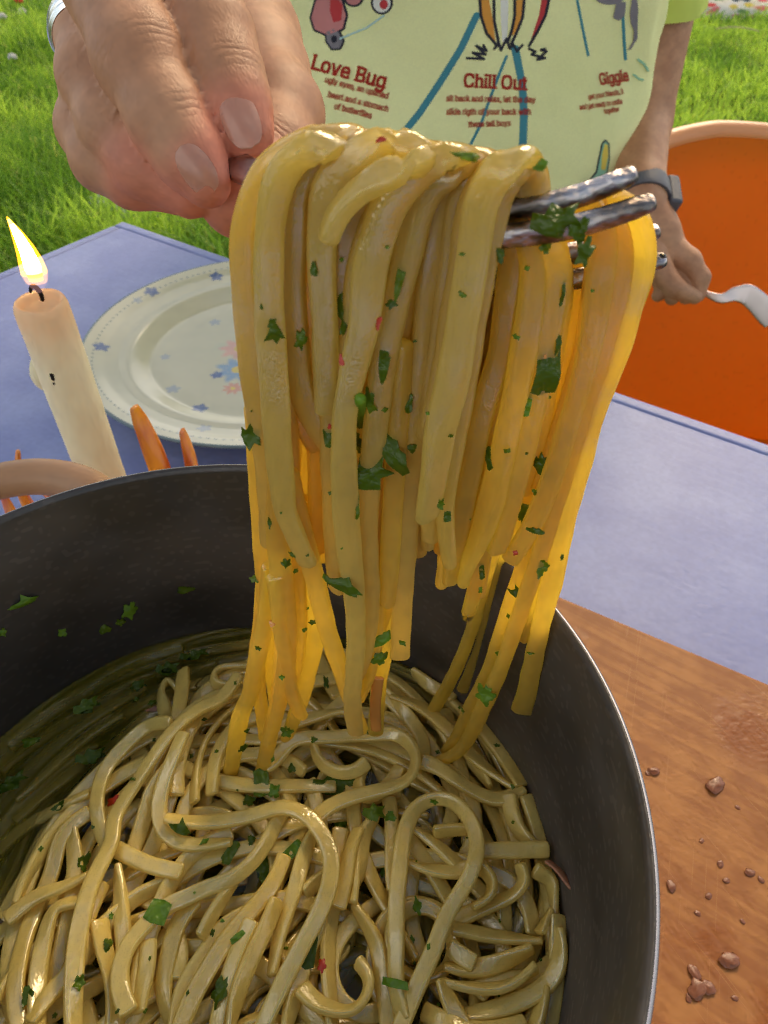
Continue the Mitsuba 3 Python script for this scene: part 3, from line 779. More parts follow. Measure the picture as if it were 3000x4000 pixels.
def band(xyz, w=NW, t=NT, twist0=0.0, seed=0, sides=10, edge=None):
    """A noodle along xyz: flat side up, turned on edge where it bends sharply."""
    g = np.random.default_rng(seed); n = len(xyz)
    tg = np.gradient(xyz, axis=0); tg /= np.linalg.norm(tg, axis=1, keepdims=True) + 1e-12
    up = np.array([0, 0, 1.0]) - tg * tg[:, 2:]; up /= np.linalg.norm(up, axis=1, keepdims=True) + 1e-9
    sd = np.cross(tg, up)
    tw = twist0 + gaussian_filter1d(g.normal(size=n), max(8, n / 7), mode='nearest') * 1.6
    if edge is not None: tw = tw * (1 - edge) + edge * (math.pi / 2 - .12)
    nr = up * np.cos(tw)[:, None] + sd * np.sin(tw)[:, None]
    wd = w * (1 + .10 * gaussian_filter1d(g.normal(size=n), 5, mode='nearest'))
    return sweep(xyz, nr, wd, t * (1 + .12 * gaussian_filter1d(g.normal(size=n), 5, mode='nearest')), sides, 3.3, rough=.08, seed=seed)


def edge_of(xyz, lo=55, hi=110):
    tg = np.gradient(xyz, axis=0); tg /= np.linalg.norm(tg, axis=1, keepdims=True) + 1e-12
    ds = np.linalg.norm(np.gradient(xyz, axis=0), axis=1)
    k = np.linalg.norm(np.gradient(tg, axis=0), axis=1) / (ds + 1e-9)
    k = gaussian_filter1d(k, 5, mode='nearest'); e = np.clip((k - lo) / (hi - lo), 0, 1)
    return gaussian_filter1d(e * e * (3 - 2 * e), 6, mode='nearest')


POT, BED = [], []
g = np.random.default_rng(11)
STEP = .0016
NHEAP, NBED = 60, 145
HEAP = []
for k in range(3200):
    if len(HEAP) + len(BED) >= NHEAP + NBED: break
    for _ in range(30):
        x, y = g.uniform(-1, 1, 2)
        if x * x + y * y < .93: break
    p = PC + np.array([x, y]) * .088
    X, Y = x, y
    base = 1.25 + .45 * X + .25 * Y if X < .25 else g.uniform(0, 2 * np.pi)
    if math.hypot(X, Y) > .72: base = math.atan2(Y, X) + math.pi / 2
    a = base + g.normal() * .38
    L = g.uniform(.07, .16) if len(HEAP) < NHEAP else g.uniform(.10, .24) * (1 if k < 1000 else .5); n = int(L / STEP)
    curl = gaussian_filter1d(g.normal(size=n + 60), 14)[30:-30] * g.choice([20, 45, 110], p=[.5, .35, .15]) * 5
    pts = []; rr0 = g.uniform(.076, .0905); leave = g.random() < .9
    for i in range(n):
        pts.append(p.copy())
        d = p - PC; r = math.hypot(*d); th_ = math.degrees(math.atan2(d[1], d[0])) % 360
        rr_ = rr0 - (.030 if leave else 0) * float(np.interp(th_, [85, 118, 185, 215], [0, 1, 1, 0]))
        if r > rr_ - .012:
            tang = math.atan2(d[1], d[0]) + math.pi / 2
            if math.cos(a - tang) < 0: tang += math.pi
            da = (tang - a + math.pi) % (2 * math.pi) - math.pi
            a += da * np.clip((r - rr_ + .012) / .012, 0, 1) * .35
        elif X < .25:
            f = base; da = (f - a + math.pi) % (2 * math.pi) - math.pi; a += da * .004
        a += curl[i] * STEP
        p = p + STEP * np.array([math.cos(a), math.sin(a)])
        r = math.hypot(*(p - PC))
        if r > .0907: p = PC + (p - PC) * .0907 / r
    pts = np.array(pts)
    x3 = np.c_[pts, 0 * pts[:, 0]]; e = edge_of(x3, 70, 140)
    z = lay(pts, edge=e * .8, commit=False)
    if np.mean(z + NT / 2 > top_of(pts[:, 0], pts[:, 1]) + .0006) > .09 or np.max(z - top_of(pts[:, 0], pts[:, 1])) > .004: continue      # it would stand out of the heap
    lay(pts, edge=e * .8)
    (HEAP if len(HEAP) < NHEAP else BED).append(band(np.c_[pts, z], seed=k, edge=e, twist0=g.normal() * .15, sides=8 if len(HEAP) < NHEAP else 12))

print('heap', len(HEAP), len(BED), k, 'mean top', float((HF - top_of(HXX, HYY))[HRR < .07].mean()))
# the strands one can follow in the photograph (pixel points, unrolled on the heap)
HERO = [
    ([(0, 2893), (145, 2811), (289, 2724), (434, 2618), (560, 2530), (700, 2470)], 0), ([(72, 3130), (160, 3050), (241, 2975), (360, 2880), (482, 2801)], 0), ([(60, 3200), (150, 3120), (230, 3055), (318, 2985)], 0),
    ([(0, 3330), (70, 3260), (145, 3200), (230, 3150), (347, 3096)], 0), ([(690, 2690), (655, 2660), (630, 2700), (640, 2760), (650, 2830)], .002), ([(716, 2618), (712, 2680), (704, 2740), (694, 2806), (690, 2850)], .004),
    ([(980, 2595), (900, 2600), (845, 2620), (838, 2662), (905, 2682), (985, 2655)], 0),
    ([(1000, 2690), (900, 2720), (800, 2790), (740, 2870), (700, 2980), (690, 3100)], 0), ([(1010, 2740), (920, 2770), (840, 2840), (790, 2930), (765, 3030), (760, 3130)], 0),
    ([(1000, 2800), (930, 2830), (870, 2900), (835, 2990), (825, 3090)], 0), ([(960, 2700), (850, 2720), (740, 2790), (660, 2880), (600, 2990), (580, 3080)], 0),
    ([(347, 3171), (244, 3257), (201, 3371), (152, 3507), (103, 3643), (71, 3778), (60, 3887), (81, 4010), (110, 4100)], 0), ([(304, 3523), (217, 3550), (179, 3643), (157, 3751), (146, 3860), (150, 4010), (160, 4100)], 0),
    ([(30, 3590), (90, 3540), (150, 3500), (230, 3470), (340, 3420)], 0), ([(400, 3450), (350, 3560), (310, 3690), (270, 3800), (190, 3890), (120, 3990)], 0),
    ([(678, 3436), (542, 3501), (461, 3567), (380, 3642), (336, 3713), (290, 3830)], 0), ([(460, 3390), (470, 3500), (480, 3620), (490, 3740)], 0), ([(390, 3600), (410, 3720), (440, 3830), (450, 3960), (440, 4060)], 0),
    ([(700, 2950), (600, 3080), (560, 3200), (520, 3320)], 0), ([(900, 3250), (800, 3300), (720, 3370), (660, 3460), (610, 3580), (570, 3700), (540, 3830), (520, 3950)], 0),
    ([(760, 3520), (700, 3600), (660, 3720), (640, 3840), (650, 3930), (680, 4000)], 0), ([(580, 3680), (570, 3800), (548, 3900), (542, 3950)], 0), ([(1000, 3560), (880, 3620), (790, 3740), (720, 3860), (690, 3990), (680, 4060)], 0),
    ([(1110, 3345), (1047, 3480), (917, 3632), (808, 3794), (733, 3940), (690, 4050)], .001), ([(980, 3600), (920, 3740), (880, 3860), (850, 4000), (840, 4060)], 0), ([(1230, 3240), (1188, 3344), (1150, 3480), (1096, 3642), (1063, 3805)], 0),
    ([(1080, 3520), (1040, 3620), (980, 3750), (930, 3880), (900, 4010)], 0), ([(1330, 3240), (1320, 3360), (1310, 3480), (1290, 3600), (1280, 3760), (1290, 3900), (1300, 4040)], 0),
    ([(1240, 3530), (1250, 3580), (1215, 3680), (1170, 3820), (1130, 3960), (1110, 4060)], 0), ([(1385, 3540), (1470, 3690), (1490, 3810), (1510, 3930), (1520, 4040)], 0), ([(1400, 3760), (1440, 3830), (1410, 3920), (1340, 3950), (1230, 3910), (1180, 3860)], 0),
    ([(1470, 3190), (1425, 3260), (1405, 3398), (1372, 3520)], .001), ([(1400, 3240), (1370, 3320), (1345, 3440), (1320, 3540)], 0), ([(1520, 3120), (1530, 3240), (1530, 3360), (1540, 3470)], 0),
    ([(1500, 2680), (1581, 2781), (1640, 2870), (1653, 2920), (1640, 2990)], 0), ([(1530, 2720), (1640, 2760), (1740, 2840), (1822, 2930), (1912, 3010), (2010, 3085)], 0), ([(2040, 3080), (1960, 3122), (1880, 3105), (1800, 3060), (1713, 3000), (1650, 2975)], 0),
    ([(1620, 2620), (1700, 2690), (1790, 2700), (1850, 2660)], 0), ([(1960, 2780), (1975, 2850), (2010, 2950), (2050, 3060)], 0), ([(2060, 3110), (2100, 3150), (2130, 3260), (2160, 3330)], 0), ([(1990, 3110), (2000, 3180), (2040, 3260), (2080, 3300)], 0),
    ([(1420, 2990), (1400, 3060), (1430, 3110), (1500, 3080), (1560, 3000)], 0), ([(1590, 3230), (1611, 3236), (1713, 3308), (1810, 3400)], 0), ([(1600, 3370), (1700, 3400), (1800, 3400), (1900, 3370)], 0), ([(1700, 3250), (1800, 3240), (1870, 3245)], 0),
    ([(1850, 3325), (1930, 3322), (2040, 3320), (2160, 3316)], .002), ([(2033, 3380), (2045, 3440), (2010, 3490), (1950, 3520), (1850, 3560), (1760, 3610)], 0), ([(1870, 3380), (1920, 3440), (1910, 3500), (1850, 3540)], 0),
    ([(2093, 3399), (2150, 3440), (2202, 3489), (2244, 3592)], 0), ([(1770, 3625), (1860, 3645), (1942, 3658), (2111, 3676)], .001), ([(2150, 3560), (2130, 3600), (2110, 3640)], .001), ([(2298, 3590), (2275, 3670), (2240, 3730), (2190, 3800)], 0),
    ([(2184, 3634), (2200, 3712), (2160, 3815), (2063, 3893), (1942, 3941), (1800, 3970)], 0), ([(1738, 3775), (1882, 3780), (2000, 3745), (2070, 3715)], 0), ([(1740, 3840), (1860, 3860), (1980, 3850), (2090, 3780)], 0), ([(1760, 3700), (1800, 3730), (1850, 3760)], 0),
    ([(1726, 3830), (1762, 3923), (1810, 4010), (1830, 4060)], 0), ([(1660, 3950), (1780, 4010), (1900, 4030), (2050, 4000)], 0), ([(2240, 3760), (2220, 3880), (2180, 3990), (2170, 4060)], -.004), ([(2130, 3860), (2110, 3950), (2080, 4040)], -.003),
    ([(1224, 2915), (1251, 2977), (1316, 3015), (1387, 3010), (1430, 2980)], .001), ([(1060, 2870), (1130, 2830), (1230, 2800), (1330, 2780), (1400, 2790)], .001), ([(1180, 2690), (1240, 2660), (1300, 2650), (1330, 2600)], 0),
    ([(665, 2826), (579, 2835), (482, 2917), (410, 3014), (381, 3120), (385, 3200), (412, 3280), (488, 3333), (597, 3382), (705, 3404)], .001),
    ([(930, 2640), (860, 2730), (800, 2758), (675, 2855), (603, 2951), (506, 3096), (448, 3200), (434, 3290), (369, 3425), (325, 3561), (298, 3697), (287, 3850), (287, 4010), (295, 4100)], .002),
    ([(900, 3290), (800, 3300), (700, 3290), (640, 3240), (622, 3170), (632, 3080), (670, 2970), (715, 2860)], .001),
    ([(930, 3430), (870, 3510), (785, 3655)], .002),
    ([(1120, 3140), (1080, 3210), (1025, 3317), (917, 3425), (808, 3469), (740, 3500), (651, 3540), (570, 3610), (499, 3697), (467, 3805), (477, 3887), (500, 3950)], .001),
    ([(1040, 2990), (1080, 2960), (1142, 2896), (1250, 2880), (1360, 2874), (1468, 2868), (1545, 2870), (1605, 2913), (1623, 2974), (1595, 3040), (1520, 3076), (1400, 3106), (1290, 3150), (1220, 3210)], .0015),
    ([(650, 3195), (760, 3212), (880, 3205), (1000, 3180), (1110, 3155), (1200, 3190), (1265, 3270), (1295, 3370), (1280, 3480), (1230, 3600), (1165, 3720), (1100, 3850), (1030, 4000), (1000, 4080)], .002),
    ([(1580, 3980), (1550, 3850), (1548, 3700), (1548, 3550), (1560, 3400), (1580, 3260), (1625, 3160), (1710, 3118), (1790, 3145), (1845, 3220), (1864, 3310), (1840, 3410), (1790, 3500), (1735, 3600), (1690, 3720), (1640, 3830), (1570, 4000), (1540, 4080)], .002),
]
for k, (pts, lift) in enumerate(HERO):
    pts = np.array(pts, float); zz = np.full(len(pts), CZ - .203)
    for it in range(4):
        w = PZ(pts[:, 0], pts[:, 1], zz)
        d = w[:, :2] - PC; r = np.hypot(*d.T); w[:, :2] = np.where((r > .0908)[:, None], PC + d * (.0908 / np.maximum(r, 1e-9))[:, None], w[:, :2])
        q = spline(w, .0013); e = edge_of(np.c_[q[:, :2], 0 * q[:, 0]], 55, 105)
        z = lay(q[:, :2], stiff=6, commit=(it == 3), lift=lift, edge=e * .9)
        s_ = np.r_[0, np.cumsum(np.linalg.norm(np.diff(w[:, :2], axis=0), axis=1))]
        zz = np.interp(s_ / s_[-1], np.linspace(0, 1, len(q)), z)
    POT.append(band(np.c_[q[:, :2], z], seed=500 + k, sides=14, edge=e, twist0=[.35, -.3, .1, -.5][k % 4] * .6))

# ------------------------------------------------------------------ noodles hanging from the fork
FR = np.random.default_rng(5)


def hang(pts, y, w=5.1, t=2.7, tw=0.0, back=True, dx=.004, low=None, sides=20, ybot=0.0):
    pts = np.array(pts, float); f = np.linspace(0, 1, len(pts))
    if back: pts[:4, 1] += np.array([34, 26, 14, 5])
    W = P(pts[:, 0], pts[:, 1], y + ybot * f)
    if back:
        T0 = W[0]; L = low if low is not None else FR.uniform(.055, .11)
        bk = [T0 + np.array([dx * a, b, c]) for a, b, c in ((2.0, .0185, -L), (2.0, .019, -L * .55), (1.9, .0175, -.022), (1.5, .0125, -.0085), (.8, .0065, -.0022))]
        W = np.vstack([bk, W])
    q = spline(W, .0013); n = len(q); tg = np.gradient(q, axis=0); tg /= np.linalg.norm(tg, axis=1, keepdims=True)
    view = np.array([0, 0, CZ]) - q; view /= np.linalg.norm(view, axis=1, keepdims=True)
    # the flat side faces outward: towards the front on the front fall, up on the bend, back behind it
    nr = np.cross(tg, np.array([1.0, 0, 0])); nr[:, 0] += 1e-4
    nr *= np.sign((nr * view).sum(1).mean() + 1e-9)
    sgn = np.ones(n)
    for i in range(1, n):
        if nr[i] @ nr[i - 1] < 0: nr[i] *= -1
    sd = np.cross(tg, nr)
    tws = tw + gaussian_filter1d(FR.normal(size=n), 16, mode='nearest') * 1.3
    nr = nr * np.cos(tws)[:, None] + sd * np.sin(tws)[:, None]
    wd = w * .00086 * (1 + .24 * gaussian_filter1d(FR.normal(size=n), 6, mode='nearest'))
    return sweep(q, nr, wd, t * .001 * (1 + .12 * gaussian_filter1d(FR.normal(size=n), 6, mode='nearest')), sides, 2.6, rough=.15, seed=int(FR.integers(1000)))


G = 'noodles draped over the raised fork'
HANG = [  # pixel points from the top of the fork down, distance, width, twist, material, label
    ([(1286, 500), (1141, 570), (1035, 676), (972, 836), (956, 980), (966, 1173), (983, 1393), (1006, 1586), (1032, 1779), (1052, 2000), (1062, 2120)], .1000, 5.0, .3, 1, 'leftmost noodle on the raised fork, bending down beside the plate'),
    ([(1238, 538), (1141, 605), (1083, 712), (1054, 884), (1047, 1077), (1052, 1250), (1062, 1393), (1076, 1586), (1090, 1779), (1117, 2000), (1140, 2060), (1178, 2150), (1200, 2195)], .0962, 5.2, -.1, 0, 'front noodle near the left of the bundle with a browned cut end'),
    ([(1334, 540), (1213, 605), (1151, 715), (1141, 884), (1138, 1077), (1147, 1250), (1165, 1450), (1205, 1600), (1270, 1722), (1345, 1800), (1400, 1840)], .1005, 5.2, .2, 1, 'noodle sweeping in a curve to the right inside the hanging bundle'),
    ([(1330, 590), (1240, 720), (1215, 884), (1212, 1077), (1218, 1250), (1232, 1500), (1238, 1750), (1242, 1950), (1240, 2150)], .1040, 5.0, -.2, 2, None),
    ([(1610, 610), (1480, 668), (1385, 745), (1320, 830), (1284, 922)], .0925, 4.6, .5, 0, 'short noodle end curling forward near the top of the bundle'),
    ([(1680, 585), (1550, 530), (1406, 582), (1310, 681), (1275, 760), (1262, 850), (1257, 932), (1257, 1077), (1264, 1250), (1268, 1400), (1275, 1600)], .0975, 4.6, .35, 0, None),
    ([(1580, 640), (1480, 690), (1404, 770), (1362, 932), (1338, 1125), (1322, 1290), (1318, 1480), (1310, 1650)], .1000, 6.2, 0, 1, None),
    ([(1740, 575), (1691, 606), (1575, 715), (1487, 884), (1442, 1077), (1425, 1250), (1394, 1393), (1360, 1538), (1345, 1682), (1344, 1875), (1350, 2000), (1361, 2113), (1376, 2275), (1388, 2438), (1386, 2580), (1376, 2720), (1390, 2860)], .0950, 5.2, -.25, 0, 'long front noodle in the middle of the bundle reaching down to the pot'),
    ([(1790, 620), (1685, 690), (1612, 888), (1568, 1105), (1503, 1376), (1468, 1650), (1442, 1900), (1432, 2150), (1444, 2330), (1420, 2547), (1370, 2700)], .0985, 5.2, .2, 1, None),
    ([(1860, 600), (1750, 700), (1712, 870), (1682, 1100), (1655, 1400), (1628, 1650), (1600, 1900), (1585, 2150), (1572, 2350), (1562, 2562)], .1010, 5.2, -.2, 1, 'noodle with a square cut end hanging at the centre above the pot'),
    ([(1986, 600), (1916, 688), (1873, 812), (1850, 993), (1817, 1173), (1780, 1417), (1731, 1634), (1694, 1851), (1668, 2018)], .0935, 5.6, .15, 0, 'thick front noodle under the fork tines with a rounded cut end'),
    ([(2010, 640), (1960, 720), (1915, 900), (1862, 1200), (1822, 1471), (1772, 1742), (1738, 1960), (1742, 2080), (1757, 2205)], .0980, 4.4, .4, 1, None),
    ([(1655, 1250), (1645, 1500), (1640, 1750), (1650, 1980), (1662, 2128)], .1050, 4.6, 0, 1, None),
    ([(1572, 1350), (1556, 1650), (1540, 1900), (1525, 2150), (1512, 2355)], .0998, 4.6, .2, 0, None),
    ([(1900, 640), (1810, 740), (1775, 950), (1745, 1180), (1705, 1450), (1665, 1700)], .1000, 5.0, .2, 1, None),
    ([(1440, 520), (1330, 570), (1215, 680), (1165, 820), (1100, 1000), (1095, 1250), (1110, 1500)], .1020, 5.0, -.3, 1, None),
    ([(1640, 560), (1480, 600), (1370, 690), (1300, 800), (1285, 1000), (1300, 1300), (1330, 1600), (1350, 1750)], .1035, 5.2, -.2, 2, None),
    # right group, from the tines
    ([(2375, 765), (2450, 815), (2492, 915), (2500, 1020), (2462, 1180), (2402, 1380), (2347, 1520), (2292, 1680), (2252, 1850), (2212, 2000), (2182, 2150), (2147, 2300), (2106, 2480), (2070, 2650), (2043, 2775)], .1065, 5.6, .25, 0, 'rightmost noodle hanging from the fork tips with a free rounded end'),
    ([(2330, 790), (2400, 900), (2420, 1050), (2385, 1250), (2315, 1500), (2237, 1750), (2172, 1960), (2112, 2150), (2062, 2300), (2004, 2480), (1946, 2640), (1893, 2750), (1848, 2850), (1785, 2940), (1700, 2978), (1600, 2990)], .1062, 5.2, -.2, 0, 'noodle at the right with a parsley leaf curving down into the pot'),
    ([(2290, 780), (2350, 900), (2345, 1100), (2295, 1400), (2222, 1650), (2140, 1900), (2060, 2080), (1995, 2185)], .1055, 5.2, .2, 1, None),
    ([(2090, 880), (2150, 960), (2172, 1100), (2142, 1300), (2105, 1500), (2060, 1700), (2010, 1900), (1970, 2060), (1940, 2150)], .1050, 5.4, -.1, 2, None),
    ([(2040, 900), (2080, 1000), (2075, 1150), (2045, 1363), (1992, 1634), (1930, 1905), (1880, 2080), (1832, 2190), (1812, 2265)], .1040, 5.2, .2, 1, None),
    ([(1960, 920), (2000, 1000), (1990, 1113), (1962, 1354), (1900, 1560), (1845, 1800), (1790, 2050), (1758, 2270)], .1060, 5.2, 0, 1, None),
    ([(2000, 1500), (1960, 1750), (1925, 1960), (1890, 2130), (1855, 2300), (1828, 2395)], .1150, 4.8, .2, 0, 'short yellow noodle end with a clear drop at its tip'),
    ([(2150, 1300), (2080, 1600), (1995, 1900), (1925, 2130), (1885, 2275), (1850, 2438), (1811, 2547), (1746, 2682), (1690, 2775), (1640, 2850)], .1230, 5.0, -.2, 1, None),
    ([(2200, 850), (2250, 1000), (2240, 1250), (2190, 1500), (2120, 1750), (2050, 1950)], .1165, 5.4, .1, 2, None),
    ([(2240, 800), (2290, 960), (2285, 1180), (2235, 1450), (2150, 1750), (2080, 1950), (2010, 2120)], .1180, 5.4, -.1, 2, None),
    ([(1990, 950), (2030, 1080), (2015, 1300), (1960, 1550), (1900, 1800), (1860, 2000), (1835, 2150)], .1160, 5.2, .1, 2, None),
    ([(1920, 940), (1935, 1080), (1915, 1300), (1870, 1600), (1815, 1850), (1760, 2050), (1720, 2150)], .1170, 5.2, .1, 2, None),
    # the lower left and the layer behind
    ([(1000, 1600), (1004, 1700), (1012, 1875), (1025, 2050), (1032, 2250), (1018, 2440), (1003, 2600), (1018, 2750), (1040, 2890)], .1060, 5.0, .2, 0, 'noodle at the left edge of the bundle just right of the plate'),
    ([(1072, 1300), (1078, 1600), (1085, 1900), (1085, 2050), (1095, 2200), (1115, 2350), (1124, 2500), (1112, 2650), (1085, 2780), (1052, 2895)], .0992, 5.0, -.2, 0, None),
    ([(1082, 2250), (1100, 2480), (1124, 2600), (1140, 2700), (1176, 2792)], .0985, 4.2, .3, 0, 'small blunt noodle tip sticking out to the right low in the bundle'),
    ([(1175, 1950), (1190, 2150), (1212, 2350), (1230, 2480), (1205, 2620), (1168, 2750), (1120, 2880)], .1075, 5.2, 0, 0, None),
    ([(1130, 1850), (1160, 1990), (1200, 2150), (1240, 2300), (1266, 2420), (1312, 2560), (1360, 2710), (1408, 2848)], .0990, 5.2, .2, 0, 'noodle crossing the bundle diagonally down to the right with a cut end'),
    ([(1060, 2200), (1030, 2450), (995, 2620), (975, 2720), (945, 2790), (915, 2930), (887, 3080), (862, 3180)], .1030, 5.4, -.2, 0, 'noodle running down to the left from the bundle into the pot'),
    ([(1100, 2500), (1090, 2700), (1070, 2800), (1050, 2900), (1020, 3020), (980, 3120)], .1030, 5.0, .3, 1, None),
    ([(1050, 1100), (1055, 1400), (1075, 1700), (1095, 2000), (1075, 2300), (1060, 2550), (1080, 2750)], .1090, 5.0, 0, 1, None),
    ([(1190, 1100), (1180, 1400), (1180, 1700), (1195, 1950), (1215, 2160)], .1120, 5.2, 0, 2, None),
    ([(1270, 1100), (1262, 1400), (1268, 1700), (1276, 1950), (1274, 2185)], .1125, 5.2, .1, 2, None),
    ([(1360, 1150), (1390, 1400), (1420, 1650), (1400, 1900), (1395, 2100), (1385, 2300)], .1090, 5.4, -.1, 1, None),
    ([(1460, 1200), (1490, 1500), (1515, 1800), (1505, 2000), (1510, 2200), (1530, 2400), (1500, 2560), (1478, 2700), (1466, 2860)], .1080, 5.2, .1, 1, None),
    ([(1560, 1200), (1570, 1500), (1575, 1800), (1560, 2000), (1545, 2200), (1480, 2440), (1425, 2580)], .1060, 5.4, 0, 1, None),
    ([(1660, 1100), (1640, 1400), (1610, 1700), (1590, 1950), (1640, 2080)], .1100, 5.4, .1, 2, None),
    ([(1770, 1150), (1730, 1450), (1690, 1750), (1640, 1950), (1610, 2080)], .1110, 5.4, -.1, 2, None),
    ([(1850, 1250), (1820, 1550), (1790, 1800), (1770, 2000), (1765, 2180)], .1120, 5.2, 0, 2, None),
    ([(1440, 2000), (1450, 2200), (1470, 2400), (1465, 2500), (1440, 2620), (1400, 2720)], .1020, 4.8, 0, 0, None),
    ([(1150, 1650), (1130, 1900), (1150, 2200), (1165, 2420), (1150, 2600), (1120, 2720)], .1045, 5.0, .2, 1, None),
]
HM = []
NOBACK = [i for i, h in enumerate(HANG) if h[0][0][1] > 1050]
for i, (pts, y, w, tw, mt, lb) in enumerate(HANG):
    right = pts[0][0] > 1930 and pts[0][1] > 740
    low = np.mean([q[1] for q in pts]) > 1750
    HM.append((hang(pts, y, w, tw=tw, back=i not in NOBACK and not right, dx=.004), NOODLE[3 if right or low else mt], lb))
    if i in (0, 1, 2, 3, 5, 6, 7, 8, 9, 10, 11, 14, 15, 16, 17, 18, 19, 20, 21, 22, 24, 25, 26, 27, 28, 36, 39, 42, 44):   # its neighbour, half hidden behind it
        o = FR.choice([-1, 1]) * FR.uniform(34, 62); cut = FR.uniform(.72, .93)
        if i in (0, 15, 27): o = abs(o)
        if i in (17, 10): o = -abs(o)
        q = np.array(pts, float); q = q[:max(4, int(len(q) * cut))]
        q[:, 0] += o * np.linspace(.5, 1, len(q)); q[:, 1] += FR.uniform(4, 30)
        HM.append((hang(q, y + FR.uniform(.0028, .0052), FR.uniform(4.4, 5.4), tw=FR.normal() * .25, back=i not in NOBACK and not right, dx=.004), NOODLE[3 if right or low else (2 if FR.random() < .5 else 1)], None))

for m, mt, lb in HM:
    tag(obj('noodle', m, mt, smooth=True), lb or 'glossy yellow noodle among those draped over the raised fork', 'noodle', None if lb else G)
HL = {4: 'curled small noodle end standing at the back left of the pot', 5: 'thin upright noodle end sticking up at the back left of the pot', 0: 'pale noodle lying in the broth along the far left pot wall'}
names = {len(HERO) - 8: 'noodle in a wide loop at the left side of the pot', len(HERO) - 7: 'long straight shiny noodle running to the bottom left of the pot', len(HERO) - 6: 'noodle bending sharply at the left end of the arched strand',
         len(HERO) - 5: 'short pale noodle with square cut end left of the centre', len(HERO) - 4: 'S-shaped noodle with an olive parsley flake in the lower left', len(HERO) - 3: 'noodle coiled in an open loop below the hanging bundle',
         len(HERO) - 2: 'noodle arching to the right then sweeping to the bottom centre', len(HERO) - 1: 'tall narrow noodle loop right of the centre in the pot'}
for k, m in enumerate(POT):
    lb = names.get(k) or {0: HL[0], 4: HL[4], 5: HL[5], 45: 'short level noodle with a square end at the right pot wall'}.get(k)
    tag(obj('noodle', m, ['noodle_bed', 'noodle_bed', 'noodle_bed_dark'][k % 3] if k < len(HERO) - 9 else 'noodle_bed', smooth=True), lb or 'noodle lying on top of the heap in the pot', 'noodle', None if lb else 'noodles on top of the heap in the pot')
tag(obj('noodle_heap', cat_(HEAP), 'noodle_bed_dark', smooth=True), 'tangled noodles deep in the pot under the top layer', 'noodles', kind='stuff')
for k, m in enumerate(BED):
    tag(obj('noodle', m, 'noodle_bed' if k % 3 else 'noodle_bed_dark', smooth=True), 'noodle lying in the tangled heap in the pot', 'noodle', 'noodles tangled in the pot')

# broth
bm = at_pot(lathe([(1e-5, ZF + .0006), (.078, ZF + .0006)] + [(np.interp(z, [ZF + .008, ZR], [.0905, RI]) - .0006, z) for z in np.linspace(ZF + .010, ZW - .0012, 12)] + [(np.interp(ZW, [ZF + .008, ZR], [.0905, RI]) - .0004, ZW + .0007), (.0900, ZW), (1e-5, ZW)], 160))
br = obj('broth', bm, {'type': 'dielectric', 'int_ior': 1.33}, smooth=30, interior={'type': 'ref', 'id': 'broth_medium'})
tag(br, 'oily green broth in the pot around the noodles', 'broth', kind='stuff')

# ------------------------------------------------------------------ the two forks
def fork(handle, hw, root_c, roots, tips, head_w, nrm, label, key='fork', tine_w=.0036, tine_t=.0029, sag=None, metal='steel', hnrm=None):
    k = thing(key)
    hc = spline(handle, .0015); n = len(hc); s_ = np.linspace(0, 1, n)
    nr = np.tile(np.asarray(nrm if hnrm is None else hnrm, float), (n, 1))
    w = np.interp(s_, np.linspace(0, 1, len(hw)), hw)
    obj('handle', sweep(hc, nr, w, np.full(n, .0026), 16, 3.0), 'steel_satin', k, smooth=True)
    R0 = np.mean(roots, 0)
    hd = spline(np.array([handle[-1] * .6 + handle[-2] * .4, handle[-1], handle[-1] * .45 + R0 * .55, R0, R0 * .9 + np.mean(tips, 0) * .1]), .001); n2 = len(hd)
    ws = np.interp(np.linspace(0, 1, n2), [0, .45, .8, 1], [hw[-1], head_w * .8, head_w, head_w])
    obj('head', sweep(hd, np.tile(np.asarray(nrm, float), (n2, 1)), ws, np.full(n2, .0022), 20, 3.0), metal, k, smooth=True)
    for a, b in zip(roots, tips):
        mid = (a + b) / 2 + (np.zeros(3) if sag is None else sag)
        c = spline(np.array([a * 1.06 - b * .06, a, mid, b]), .0008); n3 = len(c)
        obj('tine', sweep(c, np.tile(np.asarray(nrm, float), (n3, 1)), tine_w * np.interp(np.linspace(0, 1, n3), [0, .6, .93, 1], [1.05, 1, .78, .5]), np.full(n3, tine_t), 14, 2.4), metal, k, smooth=True)
    return tag(k, label, 'fork')


hdl = np.array([PD(420, 350, .185), PD(620, 510, .174), PD(800, 594, .159), PD(925, 650, .1470), PD(1040, 698, .138), PD(1300, 780, .122), PD(1480, 835, .114)])
roots = [PD(1830, v, d) for v, d in ((845, .1045), (935, .1035), (1030, .1150), (1120, .1180))]
tips = [PD(2466, 684, .0995), PD(2538, 792, .0990), PD(2556, 905, .1120), PD(2582, 1016, .1150)]
tn = np.cross(tips[0] - roots[0], roots[3] - roots[0]); tn /= np.linalg.norm(tn)
fork(hdl, [.0110, .0095, .0075, .0066, .0062, .0066, .0090], None, roots, tips, .0140, tn, 'steel fork in the nearest hand, lifting a bundle of noodles', sag=np.array([0, 0, -.0012]), hnrm=(.15, -.75, .65))

f2 = np.array([PD(2560, 1075, .700), PD(2640, 1112, .690), PD(2738, 1138, .680), PD(2820, 1166, .672), PD(2868, 1150, .668), PD(2920, 1152, .664)])
r2 = [PD(3010 + 8 * i, 1205 + 19 * i, .658) for i in range(4)]
t2 = [PD(3130 + 6 * i, 1330 + 22 * i, .650) for i in range(4)]
fork(f2, [.010, .008, .0058, .0056, .010, .018], None, r2, t2, .024, np.cross(t2[0] - r2[0], r2[3] - r2[0]), 'steel fork held by the left hand in front of the orange chair', tine_w=.0042, metal='steel_satin')

